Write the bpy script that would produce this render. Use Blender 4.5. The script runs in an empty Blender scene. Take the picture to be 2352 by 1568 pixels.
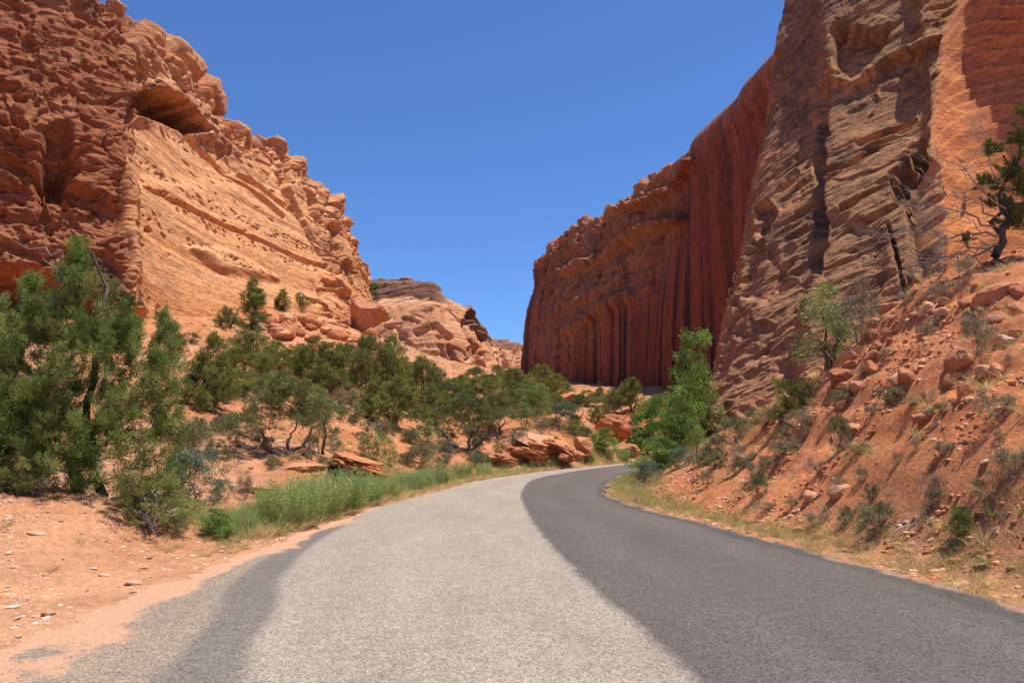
import bpy, bmesh, math, random
import numpy as np
from mathutils import Vector, Matrix

# ------------------------------------------------------------------ camera, world, sun
SC = bpy.context.scene
COL = SC.collection
F = 1829.0; CX = 1176.0; CY = 784.0; H = 1.6
PITCH = math.atan(228.0 / F)
cam_d = bpy.data.cameras.new('camera'); cam = bpy.data.objects.new('camera', cam_d); COL.objects.link(cam)
cam_d.sensor_width = 36.0; cam_d.lens = 36.0 * F / 2352.0; cam_d.clip_end = 5000; cam_d.clip_start = 0.05
cam.location = (0, 0, H); cam.rotation_euler = (math.pi / 2 + PITCH, 0, 0)
SC.camera = cam
SUN_EL = math.radians(72.5); SUN_AZ = math.radians(8)          # azimuth from +x towards +y
S = Vector((math.cos(SUN_EL) * math.cos(SUN_AZ), math.cos(SUN_EL) * math.sin(SUN_AZ), math.sin(SUN_EL)))
world = bpy.data.worlds.new('World'); SC.world = world; world.use_nodes = True
wn = world.node_tree; wn.nodes.clear()
sky = wn.nodes.new('ShaderNodeTexSky'); sky.sky_type = 'NISHITA'; sky.sun_disc = False
sky.sun_elevation = SUN_EL; sky.sun_rotation = math.pi / 2 - SUN_AZ
sky.altitude = 1800; sky.air_density = 1.0; sky.dust_density = 1.5; sky.ozone_density = 3.0
tintn = wn.nodes.new('ShaderNodeMix'); tintn.data_type = 'RGBA'; tintn.blend_type = 'MULTIPLY'; tintn.inputs[0].default_value = 1; tintn.inputs[7].default_value = (.80, 1.15, 1.62, 1)
wn.links.new(sky.outputs[0], tintn.inputs[6])
bg = wn.nodes.new('ShaderNodeBackground'); bg.inputs[1].default_value = 0.086
wo = wn.nodes.new('ShaderNodeOutputWorld')
wn.links.new(tintn.outputs[2], bg.inputs[0]); wn.links.new(bg.outputs[0], wo.inputs[0])
sun_d = bpy.data.lights.new('sun', 'SUN'); sun_d.energy = 5.0; sun_d.angle = math.radians(0.5); sun_d.color = (1.0, 0.93, 0.82)
sun = bpy.data.objects.new('sun', sun_d); COL.objects.link(sun)
sun.rotation_euler = (-S).to_track_quat('-Z', 'Y').to_euler()
SC.view_settings.view_transform = 'Standard'; SC.view_settings.look = 'None'
SC.view_settings.exposure = 0.27; SC.view_settings.gamma = 1.0; SC.view_settings.use_curve_mapping = False
SC.cycles.max_bounces = 6; SC.cycles.diffuse_bounces = 2; SC.cycles.glossy_bounces = 1; SC.cycles.transmission_bounces = 2

# ------------------------------------------------------------------ noise
def _h(ix, iy, iz, seed):
    n = (ix.astype(np.int64) * 374761393 + iy.astype(np.int64) * 668265263 + iz.astype(np.int64) * 2147483647 + seed * 1274126177) & 0xffffffff
    n = ((n ^ (n >> 13)) * 1274126177) & 0xffffffff
    n = ((n ^ (n >> 15)) * 2246822519) & 0xffffffff
    n = n ^ (n >> 16)
    return (n & 0xffffff).astype(np.float32) / 16777215.0

def vnoise(P, scale=1.0, seed=0):
    """value noise in -1..1; scale = size of a cell (scalar or 3)"""
    Q = P / np.asarray(scale, dtype=float)
    i = np.floor(Q).astype(np.int64); f = (Q - i).astype(np.float32)
    f = f * f * f * (f * (f * 6 - 15) + 10)
    x, y, z = i[:, 0], i[:, 1], i[:, 2]; fx, fy, fz = f[:, 0], f[:, 1], f[:, 2]
    def c(a, b, d): return _h(x + a, y + b, z + d, seed)
    x00 = c(0,0,0) * (1 - fx) + c(1,0,0) * fx; x10 = c(0,1,0) * (1 - fx) + c(1,1,0) * fx
    x01 = c(0,0,1) * (1 - fx) + c(1,0,1) * fx; x11 = c(0,1,1) * (1 - fx) + c(1,1,1) * fx
    return ((x00 * (1 - fy) + x10 * fy) * (1 - fz) + (x01 * (1 - fy) + x11 * fy) * fz) * 2 - 1

def fbm(P, scale=1.0, oct=4, seed=0, gain=.5):
    s = np.asarray(scale, dtype=float); r = 0; a = 1; t = 0
    for k in range(oct):
        r = r + a * vnoise(P + 17.3 * k, s, seed + k); t += a; a *= gain; s = s / 2.03
    return r / t * 1.5

def ridged(P, scale=1.0, oct=4, seed=0, gain=.5):
    s = np.asarray(scale, dtype=float); r = 0; a = 1; t = 0
    for k in range(oct):
        r = r + a * (1 - np.abs(vnoise(P + 9.1 * k, s, seed + k)) * 2); t += a; a *= gain; s = s / 2.1
    return r / t

def worley(P, scale=1.0, seed=0):
    """F1, F2 distance in cells and a random number per nearest cell"""
    Q = P / np.asarray(scale, dtype=float); i = np.floor(Q).astype(np.int64)
    f1 = np.full(len(P), 9.0, np.float32); f2 = f1.copy(); rid = np.zeros(len(P), np.float32)
    for a in (-1, 0, 1):
        for b in (-1, 0, 1):
            for c in (-1, 0, 1):
                x = i[:, 0] + a; y = i[:, 1] + b; z = i[:, 2] + c
                dx = x + _h(x, y, z, seed) - Q[:, 0]; dy = y + _h(x, y, z, seed + 7) - Q[:, 1]; dz = z + _h(x, y, z, seed + 13) - Q[:, 2]
                d = np.sqrt(dx * dx + dy * dy + dz * dz).astype(np.float32)
                m = d < f1
                f2 = np.where(m, f1, np.minimum(f2, d)); f1 = np.where(m, d, f1)
                rid = np.where(m, _h(x, y, z, seed + 23), rid)
    return f1, f2, rid

def sst(a, b, x):
    t = np.clip((x - a) / (b - a), 0, 1); return t * t * (3 - 2 * t)

def sdpoly(X, Y, poly):
    """signed distance to a polygon, negative inside"""
    P = np.asarray(poly, float); n = len(P); d2 = np.full(X.shape, 1e18); inside = np.zeros(X.shape, bool)
    for k in range(n):
        ax, ay = P[k]; bx, by = P[(k + 1) % n]; ex, ey = bx - ax, by - ay
        wx, wy = X - ax, Y - ay; t = np.clip((wx * ex + wy * ey) / (ex * ex + ey * ey + 1e-12), 0, 1)
        d2 = np.minimum(d2, (wx - ex * t) ** 2 + (wy - ey * t) ** 2)
        c = ((ay > Y) != (by > Y)) & (X < (bx - ax) * (Y - ay) / (by - ay + 1e-12) + ax)
        inside ^= c
    d = np.sqrt(d2); return np.where(inside, -d, d)

def sdline(X, Y, pts):
    P = np.asarray(pts, float); d2 = np.full(X.shape, 1e18)
    for k in range(len(P) - 1):
        ax, ay = P[k]; bx, by = P[k + 1]; ex, ey = bx - ax, by - ay
        wx, wy = X - ax, Y - ay; t = np.clip((wx * ex + wy * ey) / (ex * ex + ey * ey + 1e-12), 0, 1)
        d2 = np.minimum(d2, (wx - ex * t) ** 2 + (wy - ey * t) ** 2)
    return np.sqrt(d2)

# ------------------------------------------------------------------ survey of the photograph: bearing + distance -> place in the canyon
CP, SP = math.cos(PITCH), math.sin(PITCH)
def ray(px, py):
    a = (px - CX) / F; b = -(py - CY) / F
    return np.array([a, CP - b * SP, SP + b * CP])
def W(px, py, d):
    r = ray(px, py); return np.array([0, 0, H]) + r * (d / r[1])
def G(px, py):
    r = ray(px, py); return r[0] * (-H / r[2]), r[1] * (-H / r[2])
def pix(P):
    y = P[:, 1]; z = P[:, 2] - H
    fw = y * CP + z * SP; up = -y * SP + z * CP
    fw = np.where(np.abs(fw) < 1e-3, 1e-3, fw)
    return CX + F * P[:, 0] / fw, CY - F * up / fw

# ------------------------------------------------------------------ mesh helpers
def tag(o, label=None, cat=None, group=None, kind=None):
    if label: o['label'] = label
    if cat: o['category'] = cat
    if group: o['group'] = group
    if kind: o['kind'] = kind
    return o

def make_mesh(name, V, faces, smooth=True, col=None, attrs=None):
    """faces: list of int arrays, each (n,3) or (n,4)"""
    me = bpy.data.meshes.new(name)
    V = np.asarray(V, np.float32)
    me.vertices.add(len(V)); me.vertices.foreach_set('co', V.ravel())
    if not isinstance(faces, list): faces = [faces]
    faces = [np.asarray(f, np.int32) for f in faces if len(f)]
    li = np.concatenate([f.ravel() for f in faces])
    sizes = np.concatenate([np.full(len(f), f.shape[1], np.int32) for f in faces])
    starts = np.concatenate([[0], np.cumsum(sizes)[:-1]]).astype(np.int32)
    me.loops.add(len(li)); me.loops.foreach_set('vertex_index', li)
    me.polygons.add(len(sizes)); me.polygons.foreach_set('loop_start', starts)
    me.update(calc_edges=True)
    me.polygons.foreach_set('use_smooth', np.full(len(sizes), smooth))
    if col is not None:
        a = me.color_attributes.new('Col', 'FLOAT_COLOR', 'POINT')
        c = np.ones((len(V), 4), np.float32); c[:, :3] = col; a.data.foreach_set('color', c.ravel())
    for k, v in (attrs or {}).items():
        a = me.attributes.new(k, 'FLOAT', 'POINT'); a.data.foreach_set('value', np.asarray(v, np.float32))
    me.validate(clean_customdata=False)
    return me

def link(name, me, mats, parent=None):
    o = bpy.data.objects.new(name, me); COL.objects.link(o)
    if not isinstance(mats, (list, tuple)): mats = [mats]
    if me is not None and len(me.materials) == 0:
        for m in mats: me.materials.append(m)
    if parent: o.parent = parent
    return o

def grid_faces(nu, nv, flip=False):
    i = np.arange(nu * nv).reshape(nu, nv)
    a, b, c, d = i[:-1, :-1].ravel(), i[1:, :-1].ravel(), i[1:, 1:].ravel(), i[:-1, 1:].ravel()
    return np.stack([a, d, c, b] if flip else [a, b, c, d], 1)

class MB:
    """collects numpy geometry"""
    def __init__(s): s.v = []; s.q = []; s.t = []; s.c = []; s.n = 0
    def add(s, V, q=None, t=None, c=(1, 1, 1)):
        V = np.asarray(V, np.float32).reshape(-1, 3)
        if q is not None and len(q): s.q.append(np.asarray(q) + s.n)
        if t is not None and len(t): s.t.append(np.asarray(t) + s.n)
        cc = np.empty((len(V), 3), np.float32); cc[:] = c; s.c.append(cc)
        s.v.append(V); s.n += len(V)
    def tube(s, pts, rad, n=6, c=(1, 1, 1)):
        pts = np.asarray(pts, float); m = len(pts); rad = np.broadcast_to(np.asarray(rad, float), (m,))
        T = np.gradient(pts, axis=0); T /= np.linalg.norm(T, axis=1, keepdims=True) + 1e-9
        up = np.array([0.31, 0.17, 0.93]); A = np.cross(T, up); A /= np.linalg.norm(A, axis=1, keepdims=True) + 1e-9
        B = np.cross(T, A); a = np.arange(n) * 2 * math.pi / n
        V = pts[:, None] + rad[:, None, None] * (np.cos(a)[None, :, None] * A[:, None] + np.sin(a)[None, :, None] * B[:, None])
        i = np.arange(m * n).reshape(m, n); j = np.roll(i, -1, 1)
        s.add(V, q=np.stack([i[:-1].ravel(), j[:-1].ravel(), j[1:].ravel(), i[1:].ravel()], 1), c=c)
    def blades(s, P, D, L, Wd, col, bend=0.0):
        """leaf or sprig: a four-cornered blade from P along D"""
        N = len(P); D = D / (np.linalg.norm(D, axis=1, keepdims=True) + 1e-9)
        R = rs.normal(size=(N, 3)); A = np.cross(D, R); A /= np.linalg.norm(A, axis=1, keepdims=True) + 1e-9
        L = np.broadcast_to(L, (N,))[:, None]; Wd = np.broadcast_to(Wd, (N,))[:, None]
        mid = P + D * L * .45; tip = P + D * L; tip = tip + np.array([0, 0, -1]) * L * bend
        V = np.stack([P, mid + A * Wd * .5, tip, mid - A * Wd * .5], 1).reshape(-1, 3)
        q = np.arange(4 * N).reshape(N, 4)
        s.add(V, q=q, c=np.repeat(np.broadcast_to(col, (N, 3)), 4, 0))
    def mesh(s, name, smooth=False):
        f = []
        if s.q: f.append(np.concatenate(s.q))
        if s.t: f.append(np.concatenate(s.t))
        return make_mesh(name, np.concatenate(s.v), f, smooth, np.concatenate(s.c))
rs = np.random.RandomState(7)
rnd = random.Random(5)

# ------------------------------------------------------------------ materials
def mat(name):
    m = bpy.data.materials.new(name); m.use_nodes = True; t = m.node_tree
    b = t.nodes['Principled BSDF']; b.inputs['Specular IOR Level'].default_value = 0.2
    return m, t, b
def N(t, typ, **kw):
    n = t.nodes.new(typ)
    for k, v in kw.items():
        if k.startswith('i_'): n.inputs[k[2:]].default_value = v
        else: setattr(n, k, v)
    return n
def noise(t, vec, scale, detail=4, rough=.6, sx=(1, 1, 1)):
    mp = N(t, 'ShaderNodeMapping'); mp.inputs['Scale'].default_value = sx
    t.links.new(vec, mp.inputs[0])
    n = N(t, 'ShaderNodeTexNoise'); n.inputs['Scale'].default_value = scale; n.inputs['Detail'].default_value = detail; n.inputs['Roughness'].default_value = rough
    t.links.new(mp.outputs[0], n.inputs['Vector']); return n.outputs['Fac']
def ramp(t, fac, stops):
    r = N(t, 'ShaderNodeValToRGB'); e = r.color_ramp.elements
    while len(e) < len(stops): e.new(.5)
    for k, (p, c) in enumerate(stops):
        e[k].position = p; e[k].color = (*c, 1) if len(c) == 3 else c
    t.links.new(fac, r.inputs[0]); return r.outputs[0]
def mixc(t, a, b, fac, mode='MIX'):
    m = N(t, 'ShaderNodeMix', data_type='RGBA', blend_type=mode)
    for sock, v in ((m.inputs[6], a), (m.inputs[7], b), (m.inputs[0], fac)):
        if hasattr(v, 'links') or isinstance(v, bpy.types.NodeSocket): t.links.new(v, sock)
        elif isinstance(v, tuple): sock.default_value = (*v, 1)
        else: sock.default_value = v
    return m.outputs[2]
def math_(t, op, a, b):
    m = N(t, 'ShaderNodeMath', operation=op)
    for k, v in enumerate((a, b)):
        if isinstance(v, bpy.types.NodeSocket): t.links.new(v, m.inputs[k])
        else: m.inputs[k].default_value = v
    return m.outputs[0]
def bump(t, b, h, dist, strength=1.0, prev=None):
    n = N(t, 'ShaderNodeBump'); n.inputs['Distance'].default_value = dist; n.inputs['Strength'].default_value = strength
    t.links.new(h, n.inputs['Height'])
    if prev is not None: t.links.new(prev, n.inputs['Normal'])
    t.links.new(n.outputs[0], b.inputs['Normal']); return n.outputs[0]

def rock_mat(name, fine=1.0, bump_m=.25, world_space=True, strata=(1, 1, 4)):
    """sandstone; the pigment map is carried by the mesh, grain and bedding by the nodes"""
    m, t, b = mat(name); b.inputs['Roughness'].default_value = .92; b.inputs['Specular IOR Level'].default_value = .12
    a = N(t, 'ShaderNodeVertexColor', layer_name='Col')
    if world_space: g = N(t, 'ShaderNodeNewGeometry'); vec = g.outputs['Position']
    else: g = N(t, 'ShaderNodeTexCoord'); vec = g.outputs['Object']
    n1 = noise(t, vec, 1.3 * fine, 6, .65, strata); n2 = noise(t, vec, 6.0 * fine, 5, .7, (1, 1, 1.5)); n3 = noise(t, vec, 17.0 * fine, 4, .75, (1, 1, 2.2))
    v = ramp(t, n1, [(.3, (.6, .55, .53)), (.5, (1, 1, 1)), (.7, (1.3, 1.28, 1.22))])
    v2 = ramp(t, n2, [(.3, (.68, .64, .62)), (.7, (1.28, 1.28, 1.24))]); v3 = ramp(t, n3, [(.32, (.66, .64, .62)), (.68, (1.32, 1.32, 1.3))])
    c = mixc(t, a.outputs[0], v, 1.0, 'MULTIPLY'); c = mixc(t, c, v2, .85, 'MULTIPLY'); c = mixc(t, c, v3, .8, 'MULTIPLY')
    t.links.new(c, b.inputs['Base Color'])
    p = bump(t, b, n1, bump_m * 1.6, .8); p = bump(t, b, n2, bump_m * .7, .9, p); p = bump(t, b, n3, bump_m * .3, .8, p)
    return m

M_CLIFF = rock_mat('sandstone_cliff_face', .55, .27)
M_BUTT = rock_mat('sandstone_varnished', 1.2, .1, strata=(1, 1, 3))
M_WALL = rock_mat('sandstone_streaked', .5, .18, strata=(1, 1, .8))
M_FAR = rock_mat('sandstone_far', .12, 1.2)
M_ROCK = rock_mat('sandstone_rock', 2.5, .06, False); M_STONE = rock_mat('sandstone_small', 1.5, .006, False)

def leaf_mat(name, tr=.25, rough=.6, spec=.25):
    m, t, b = mat(name); a = N(t, 'ShaderNodeVertexColor', layer_name='Col')
    g = N(t, 'ShaderNodeNewGeometry'); n1 = noise(t, g.outputs['Position'], 2.2, 3, .6)
    oi = N(t, 'ShaderNodeObjectInfo')
    v = ramp(t, n1, [(.3, (.72, .78, .7)), (.7, (1.3, 1.2, 1.15))]); c = mixc(t, a.outputs[0], v, 1.0, 'MULTIPLY')
    v2 = ramp(t, oi.outputs['Random'], [(0, (.82, .88, .85)), (.5, (1, 1, 1)), (1, (1.2, 1.12, 1.0))]); c = mixc(t, c, v2, .8, 'MULTIPLY')
    t.links.new(c, b.inputs['Base Color']); b.inputs['Roughness'].default_value = rough; b.inputs['Specular IOR Level'].default_value = spec
    tl = N(t, 'ShaderNodeBsdfTranslucent'); t.links.new(c, tl.inputs[0])
    mx = N(t, 'ShaderNodeMixShader'); mx.inputs[0].default_value = tr
    t.links.new(b.outputs[0], mx.inputs[1]); t.links.new(tl.outputs[0], mx.inputs[2])
    t.links.new(mx.outputs[0], t.nodes['Material Output'].inputs[0]); return m
M_LEAF = leaf_mat('foliage', .22, .6, .18)
M_LEAFB = leaf_mat('broad_foliage', .35, .5, .3)
M_GRASS = leaf_mat('grass_blades', .45, .7, .1)
m, t, b = mat('bark'); M_BARK = m; b.inputs['Roughness'].default_value = .9
a = N(t, 'ShaderNodeVertexColor', layer_name='Col'); tc = N(t, 'ShaderNodeNewGeometry')
nn = noise(t, tc.outputs['Position'], 18, 4, .7, (1, 1, .25))
t.links.new(mixc(t, a.outputs[0], ramp(t, nn, [(.3, (.5, .5, .5)), (.7, (1.4, 1.4, 1.4))]), 1.0, 'MULTIPLY'), b.inputs['Base Color'])
bump(t, b, nn, .02)

# ground
m, t, b = mat('red_earth'); M_EARTH = m; b.inputs['Roughness'].default_value = .95; b.inputs['Specular IOR Level'].default_value = .1
a = N(t, 'ShaderNodeVertexColor', layer_name='Col'); g = N(t, 'ShaderNodeNewGeometry'); vec = g.outputs['Position']
n1 = noise(t, vec, .9, 6, .65); n2 = noise(t, vec, 9, 5, .7); n3 = noise(t, vec, 45, 3, .6)
c = mixc(t, a.outputs[0], ramp(t, n1, [(.32, (.78, .74, .72)), (.5, (1, 1, 1)), (.68, (1.18, 1.16, 1.12))]), 1.0, 'MULTIPLY')
c = mixc(t, c, ramp(t, n2, [(.3, (.75, .72, .7)), (.7, (1.22, 1.22, 1.2))]), .9, 'MULTIPLY')
vo = N(t, 'ShaderNodeTexVoronoi'); vo.inputs['Scale'].default_value = 14; t.links.new(vec, vo.inputs['Vector'])
peb = ramp(t, vo.outputs['Distance'], [(.10, (1, 1, 1)), (.22, (0, 0, 0))])
vc = N(t, 'ShaderNodeSeparateColor'); t.links.new(vo.outputs['Color'], vc.inputs[0])
pick = math_(t, 'MULTIPLY', peb, math_(t, 'GREATER_THAN', vc.outputs[0], .72))
c = mixc(t, c, (.62, .42, .30), math_(t, 'MULTIPLY', pick, .7))
t.links.new(c, b.inputs['Base Color'])
p = bump(t, b, n2, .12, .9); p = bump(t, b, n3, .02, .8, p); p = bump(t, b, pick, .03, .8, p)

# road
m, t, b = mat('road_surface'); M_ROAD = m; b.inputs['Roughness'].default_value = .88; b.inputs['Specular IOR Level'].default_value = .25
g = N(t, 'ShaderNodeNewGeometry'); vec = g.outputs['Position']
at = N(t, 'ShaderNodeVertexColor', layer_name='Col')
vo = N(t, 'ShaderNodeTexVoronoi'); vo.inputs['Scale'].default_value = 62; t.links.new(vec, vo.inputs['Vector'])
vs = N(t, 'ShaderNodeSeparateColor'); t.links.new(vo.outputs['Color'], vs.inputs[0])
n1 = noise(t, vec, 90, 3, .7); n2 = noise(t, vec, 1.1, 5, .6, (1, .25, 1)); n3 = noise(t, vec, 7, 4, .6)
c = mixc(t, at.outputs[0], ramp(t, vs.outputs[0], [(0, (.42, .42, .44)), (.15, (.75, .75, .76)), (.6, (1.05, 1.04, 1.02)), (.9, (1.5, 1.45, 1.38))]), .85, 'MULTIPLY')
c = mixc(t, c, ramp(t, n1, [(.3, (.7, .7, .7)), (.7, (1.3, 1.3, 1.3))]), .8, 'MULTIPLY')
c = mixc(t, c, ramp(t, n2, [(.3, (.88, .88, .89)), (.7, (1.1, 1.1, 1.09))]), 1.0, 'MULTIPLY')
c = mixc(t, c, ramp(t, n3, [(.3, (.9, .9, .9)), (.7, (1.08, 1.08, 1.08))]), 1.0, 'MULTIPLY')
da = N(t, 'ShaderNodeAttribute', attribute_name='dust'); n4 = noise(t, vec, 16, 5, .8); n5 = noise(t, vec, 2.2, 4, .6)
dm = math_(t, 'ADD', da.outputs['Fac'], math_(t, 'MULTIPLY', math_(t, 'SUBTRACT', n4, .5), .9)); dm = math_(t, 'ADD', dm, math_(t, 'MULTIPLY', math_(t, 'SUBTRACT', n5, .5), .7))
dm = math_(t, 'MULTIPLY', ramp(t, dm, [(.38, (0, 0, 0)), (.62, (1, 1, 1))]), math_(t, 'GREATER_THAN', da.outputs['Fac'], .01))
dcol = mixc(t, (.58, .325, .195), ramp(t, vs.outputs[0], [(0, (.7, .7, .7)), (.9, (1.2, 1.2, 1.2))]), .6, 'MULTIPLY'); c = mixc(t, c, dcol, dm)
t.links.new(c, b.inputs['Base Color'])
p = bump(t, b, vo.outputs['Distance'], .012, .7); p = bump(t, b, n1, .01, .6, p)

# ------------------------------------------------------------------ road line and terrain function
ROADROWS = [  # left edge, lane boundary, right edge in metres
    ((-5.2, -40), (1.6, -40), (5.8, -40)), ((-4.9, -8), (1.5, -8), (5.4, -8)), ((-4.3, 2), (1.4, 2), (5.1, 2)),
    ((-4.0, 5.3), (1.22, 5.3), (4.95, 5.3)), ((-3.9, 6.7), (1.11, 6.7), (4.85, 6.7)), ((-3.85, 9.4), (.83, 9.2), (4.72, 9.3)),
    ((-3.6, 14), (.49, 13.9), (3.95, 14)), ((-3.2, 20), (.3, 20), (2.98, 20.2)), ((-2.4, 25), (.32, 25.5), (2.9, 25)),
    ((-.9, 34), (1.1, 34), (4.2, 33)), ((3.1, 46), (4.2, 44.5), (6.2, 41)), ((9.3, 60), (9.2, 56.5), (9.6, 51.5)),
    ((16, 70), (16.5, 66.5), (17.2, 62)), ((30, 77), (30, 73), (30, 69)), ((60, 82), (60, 78), (60, 74))]
def hermite(P, n):
    """Catmull-Rom through P, n samples per span; P (m, ...)"""
    P = np.asarray(P, float); m = len(P); out = []
    for k in range(m - 1):
        p0 = P[max(k - 1, 0)]; p1 = P[k]; p2 = P[k + 1]; p3 = P[min(k + 2, m - 1)]
        nn = n[k] if hasattr(n, '__len__') else n
        for j in range(nn):
            t_ = j / nn; a = (p2 - p0) * .5; b_ = (p3 - p1) * .5
            out.append((2 * t_**3 - 3 * t_**2 + 1) * p1 + (t_**3 - 2 * t_**2 + t_) * a + (-2 * t_**3 + 3 * t_**2) * p2 + (t_**3 - t_**2) * b_)
    out.append(P[-1]); return np.array(out)
RR = np.array(ROADROWS)                       # rows,3,2
RS = hermite(RR.reshape(len(RR), 6), 6).reshape(-1, 3, 2)
ROADPOLY = np.concatenate([RS[:, 0], RS[::-1, 2]])

GP = [  # px, py, distance on the ground
    (500,1130,22),(560,1000,30),(480,930,36),(700,1060,27),(600,880,45),(430,830,58),(600,770,78),(800,752,103),(500,745,78),(850,775,100),
    (700,735,93),(350,760,62),(200,780,52),(50,760,46),(-100,780,42),(-200,950,26),(0,950,27),(200,960,27),
    (400,1120,19),(330,1000,26),(740,1045,33),(915,985,50),(1070,1032,46),(850,1075,30),(1000,1070,42),(900,1110,27.5),
    (1250,925,75),(1300,965,60),(1150,960,60),(1000,940,62),(800,900,62),(1400,905,115),(1300,893,145),(1240,878,230),(1000,855,240),(900,850,150),(1500,905,100),
    (1100,870,170),(1340,1000,62),(1220,1020,54),(1130,1050,48),(1450,985,85),(1450,1030,72),(620,1120,24),(1550,960,85),
    (2352,610,18.5),(2352,800,13.6),(2352,1000,10.4),(2352,1200,8.6),(2130,645,20),(2000,745,21),(1900,865,22),(1800,935,24),(1650,1015,30),
    (2100,1000,13.2),(1900,1000,18),(1700,1080,22),(2100,850,15.8),(1950,1150,14),(2200,1150,10.6),(2200,900,13),(1560,1060,32),(2250,700,16.5),
    (1500,1110,29),(2352,1320,7.9),(2200,1300,9.2),(1560,1000,47),(1500,1040,48),(2600,560,18),(2600,900,10)]
wp = [W(*g) for g in GP]
WP = [  # metres: places outside the view and behind the first mound
    (-7.5,12,.85),(-6,12.2,.72),(-9,12,.95),(-5.2,11.6,.25),(-12,11,1.1),(-5.3,8,.05),(-7,8,.25),(-10,7,.5),(-6,5,.05),(-9,3,.15),(-6.5,16,.05),(-9,17,.25),(-12,17,.7),
    (-20,12,2.2),(-30,20,5),(-30,0,3),(-15,-10,.5),(-8,-10,0),(-30,-30,3),(-45,40,9),(-60,60,14),(-60,120,22),
    (7,5,1.2),(9,5,2.4),(14,5,4.8),(20,5,7),(7,-10,.8),(14,-10,3),(30,-10,8),(30,10,9),(28,22,11),(16,26,7.2),(13,34,4.2),(11.5,42,2.2),(20,40,8),
    (11,52,.4),(30,60,.3),(30,80,.6),(60,78,.4),(45,90,4),(20,80,2),(0,300,28),(60,300,30),(-80,300,35),(0,700,40),(-200,700,60),(300,700,60),(100,120,15),(300,100,30),(-200,100,30),(100,-100,10),(-100,-100,10),(0,-60,0),
    (-40,300,30),(40,500,38),(-40,500,36)]
CT = np.array([list(p) for p in wp] + [list(p) for p in WP])
SCL = 50.0
def tps_fit(C, lam=2e-4):
    n = len(C); X = C[:, :2] / SCL; d = np.linalg.norm(X[:, None] - X[None], axis=2)
    K = np.where(d > 0, d * d * np.log(d + 1e-12), 0) + lam * np.eye(n); Pm = np.c_[np.ones(n), X]
    A = np.zeros((n + 3, n + 3)); A[:n, :n] = K; A[:n, n:] = Pm; A[n:, :n] = Pm.T
    return np.linalg.solve(A, np.r_[C[:, 2], 0, 0, 0]), X
TW, TX = tps_fit(CT)
def tps(x, y):
    out = np.empty(len(x))
    for k in range(0, len(x), 60000):
        q = np.c_[x[k:k+60000], y[k:k+60000]] / SCL
        d = np.linalg.norm(q[:, None] - TX[None], axis=2); K = d * d * np.log(d + 1e-12)
        out[k:k+60000] = K @ TW[:-3] + TW[-3] + q @ TW[-2:]
    return out
def road_sd(x, y): return sdpoly(x, y, ROADPOLY)
def tz(x, y, full=False):
    x = np.atleast_1d(np.asarray(x, float)); y = np.atleast_1d(np.asarray(y, float))
    r = np.hypot(x, y); z = tps(x, y)
    z = np.where(r > 500, np.minimum(z, 60), z); z = np.maximum(z, -.3)
    sd = road_sd(x, y); P = np.c_[x, y, np.zeros_like(x)]
    right = sst(2, 5, x) * sst(70, 45, y)
    w = sst(0.3, 2.2, sd)
    k = sst(0.3, 4, sd)
    big = fbm(P, 9, 4, 3) * (.22 + .55 * sst(25, 80, y)) * k
    rug = (ridged(P, (1.3, 1.3, 1), 4, 11) - .35) * .13 * k * (1 + .4 * right)
    rg2 = fbm(P, .35, 3, 21) * .022 * k * (1 + 1.5 * right)
    # sandstone steps on the left bank and the right bank
    P3 = np.c_[x, y, z]
    z2 = z + big
    step = np.sin(z2 * 7 + 2 * vnoise(P, 6, 31)) * .07 * k * sst(.3, 1.2, z2)
    z = -0.03 * (1 - w) + (z * w) + (big + rug + rg2 + step) - .035 * sst(.25, -.1, sd)
    if full: return z, sd, right
    return z
def hit(px, py, d0=4.0, d1=420.0):
    """where the sight line meets the ground"""
    r = ray(px, py); t_ = np.geomspace(d0, d1, 700) / r[1]
    X = r[0] * t_; Y = r[1] * t_; Z = H + r[2] * t_; z = tz(X, Y)
    k = np.where(z > Z)[0]; k = k[0] if len(k) else int(np.argmin(Z - z))
    return np.array([X[k], Y[k], z[k]])

# terrain mesh: fan of rings around the camera
def ang():
    a = [np.linspace(-180, -60, 60, False), np.linspace(-60, -37, 50, False), np.linspace(-37, 37, 760, False), np.linspace(37, 60, 50, False), np.linspace(60, 180, 61)]
    return np.radians(np.concatenate(a))
A = ang(); Rr = np.concatenate([[.5, 1.5, 2.5, 3.5], np.geomspace(4.2, 120, 760), np.geomspace(122, 2500, 110)])
AA, RG = np.meshgrid(A, Rr, indexing='ij')
x = (np.sin(AA) * RG).ravel(); y = (np.cos(AA) * RG).ravel()
z, sd, right = tz(x, y, True)
P = np.c_[x, y, z]
base = np.array([.56, .235, .105]); pale = np.array([.60, .32, .19]); redder = np.array([.68, .245, .10])
base = np.where((x < 0)[:, None] & (y < 400)[:, None], base, base); k1 = sst(-.3, .5, fbm(P, 5, 4, 51))[:, None]
c = base * (1 - k1 * .6) + pale * k1 * .6
nl = (sst(17, 10, np.hypot(x, y)) * sst(1, -1, x) * .9)[:, None]; c = c * (1 - nl) + np.array([.70, .37, .205]) * nl
c = c * (1 - right[:, None] * .75) + redder * right[:, None] * .75
k2 = sst(.25, .6, fbm(P, 1.2, 4, 61))[:, None]; c = c * (1 - k2 * .25) + pale * k2 * .25
gr = (sst(2.6, .3, sd) * sst(-1, .2, sd) * (1 - sst(17, 12, y) * (x < 0)))[:, None]
c = c * (1 - gr * .5) + np.array([.42, .30, .18]) * gr * .5
gf = (sst(90, 140, y) * .5)[:, None]; c = c * (1 - gf) + np.array([.30, .19, .11]) * gf
me = make_mesh('ground', P, grid_faces(len(A), len(Rr)), True, c)
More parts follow.
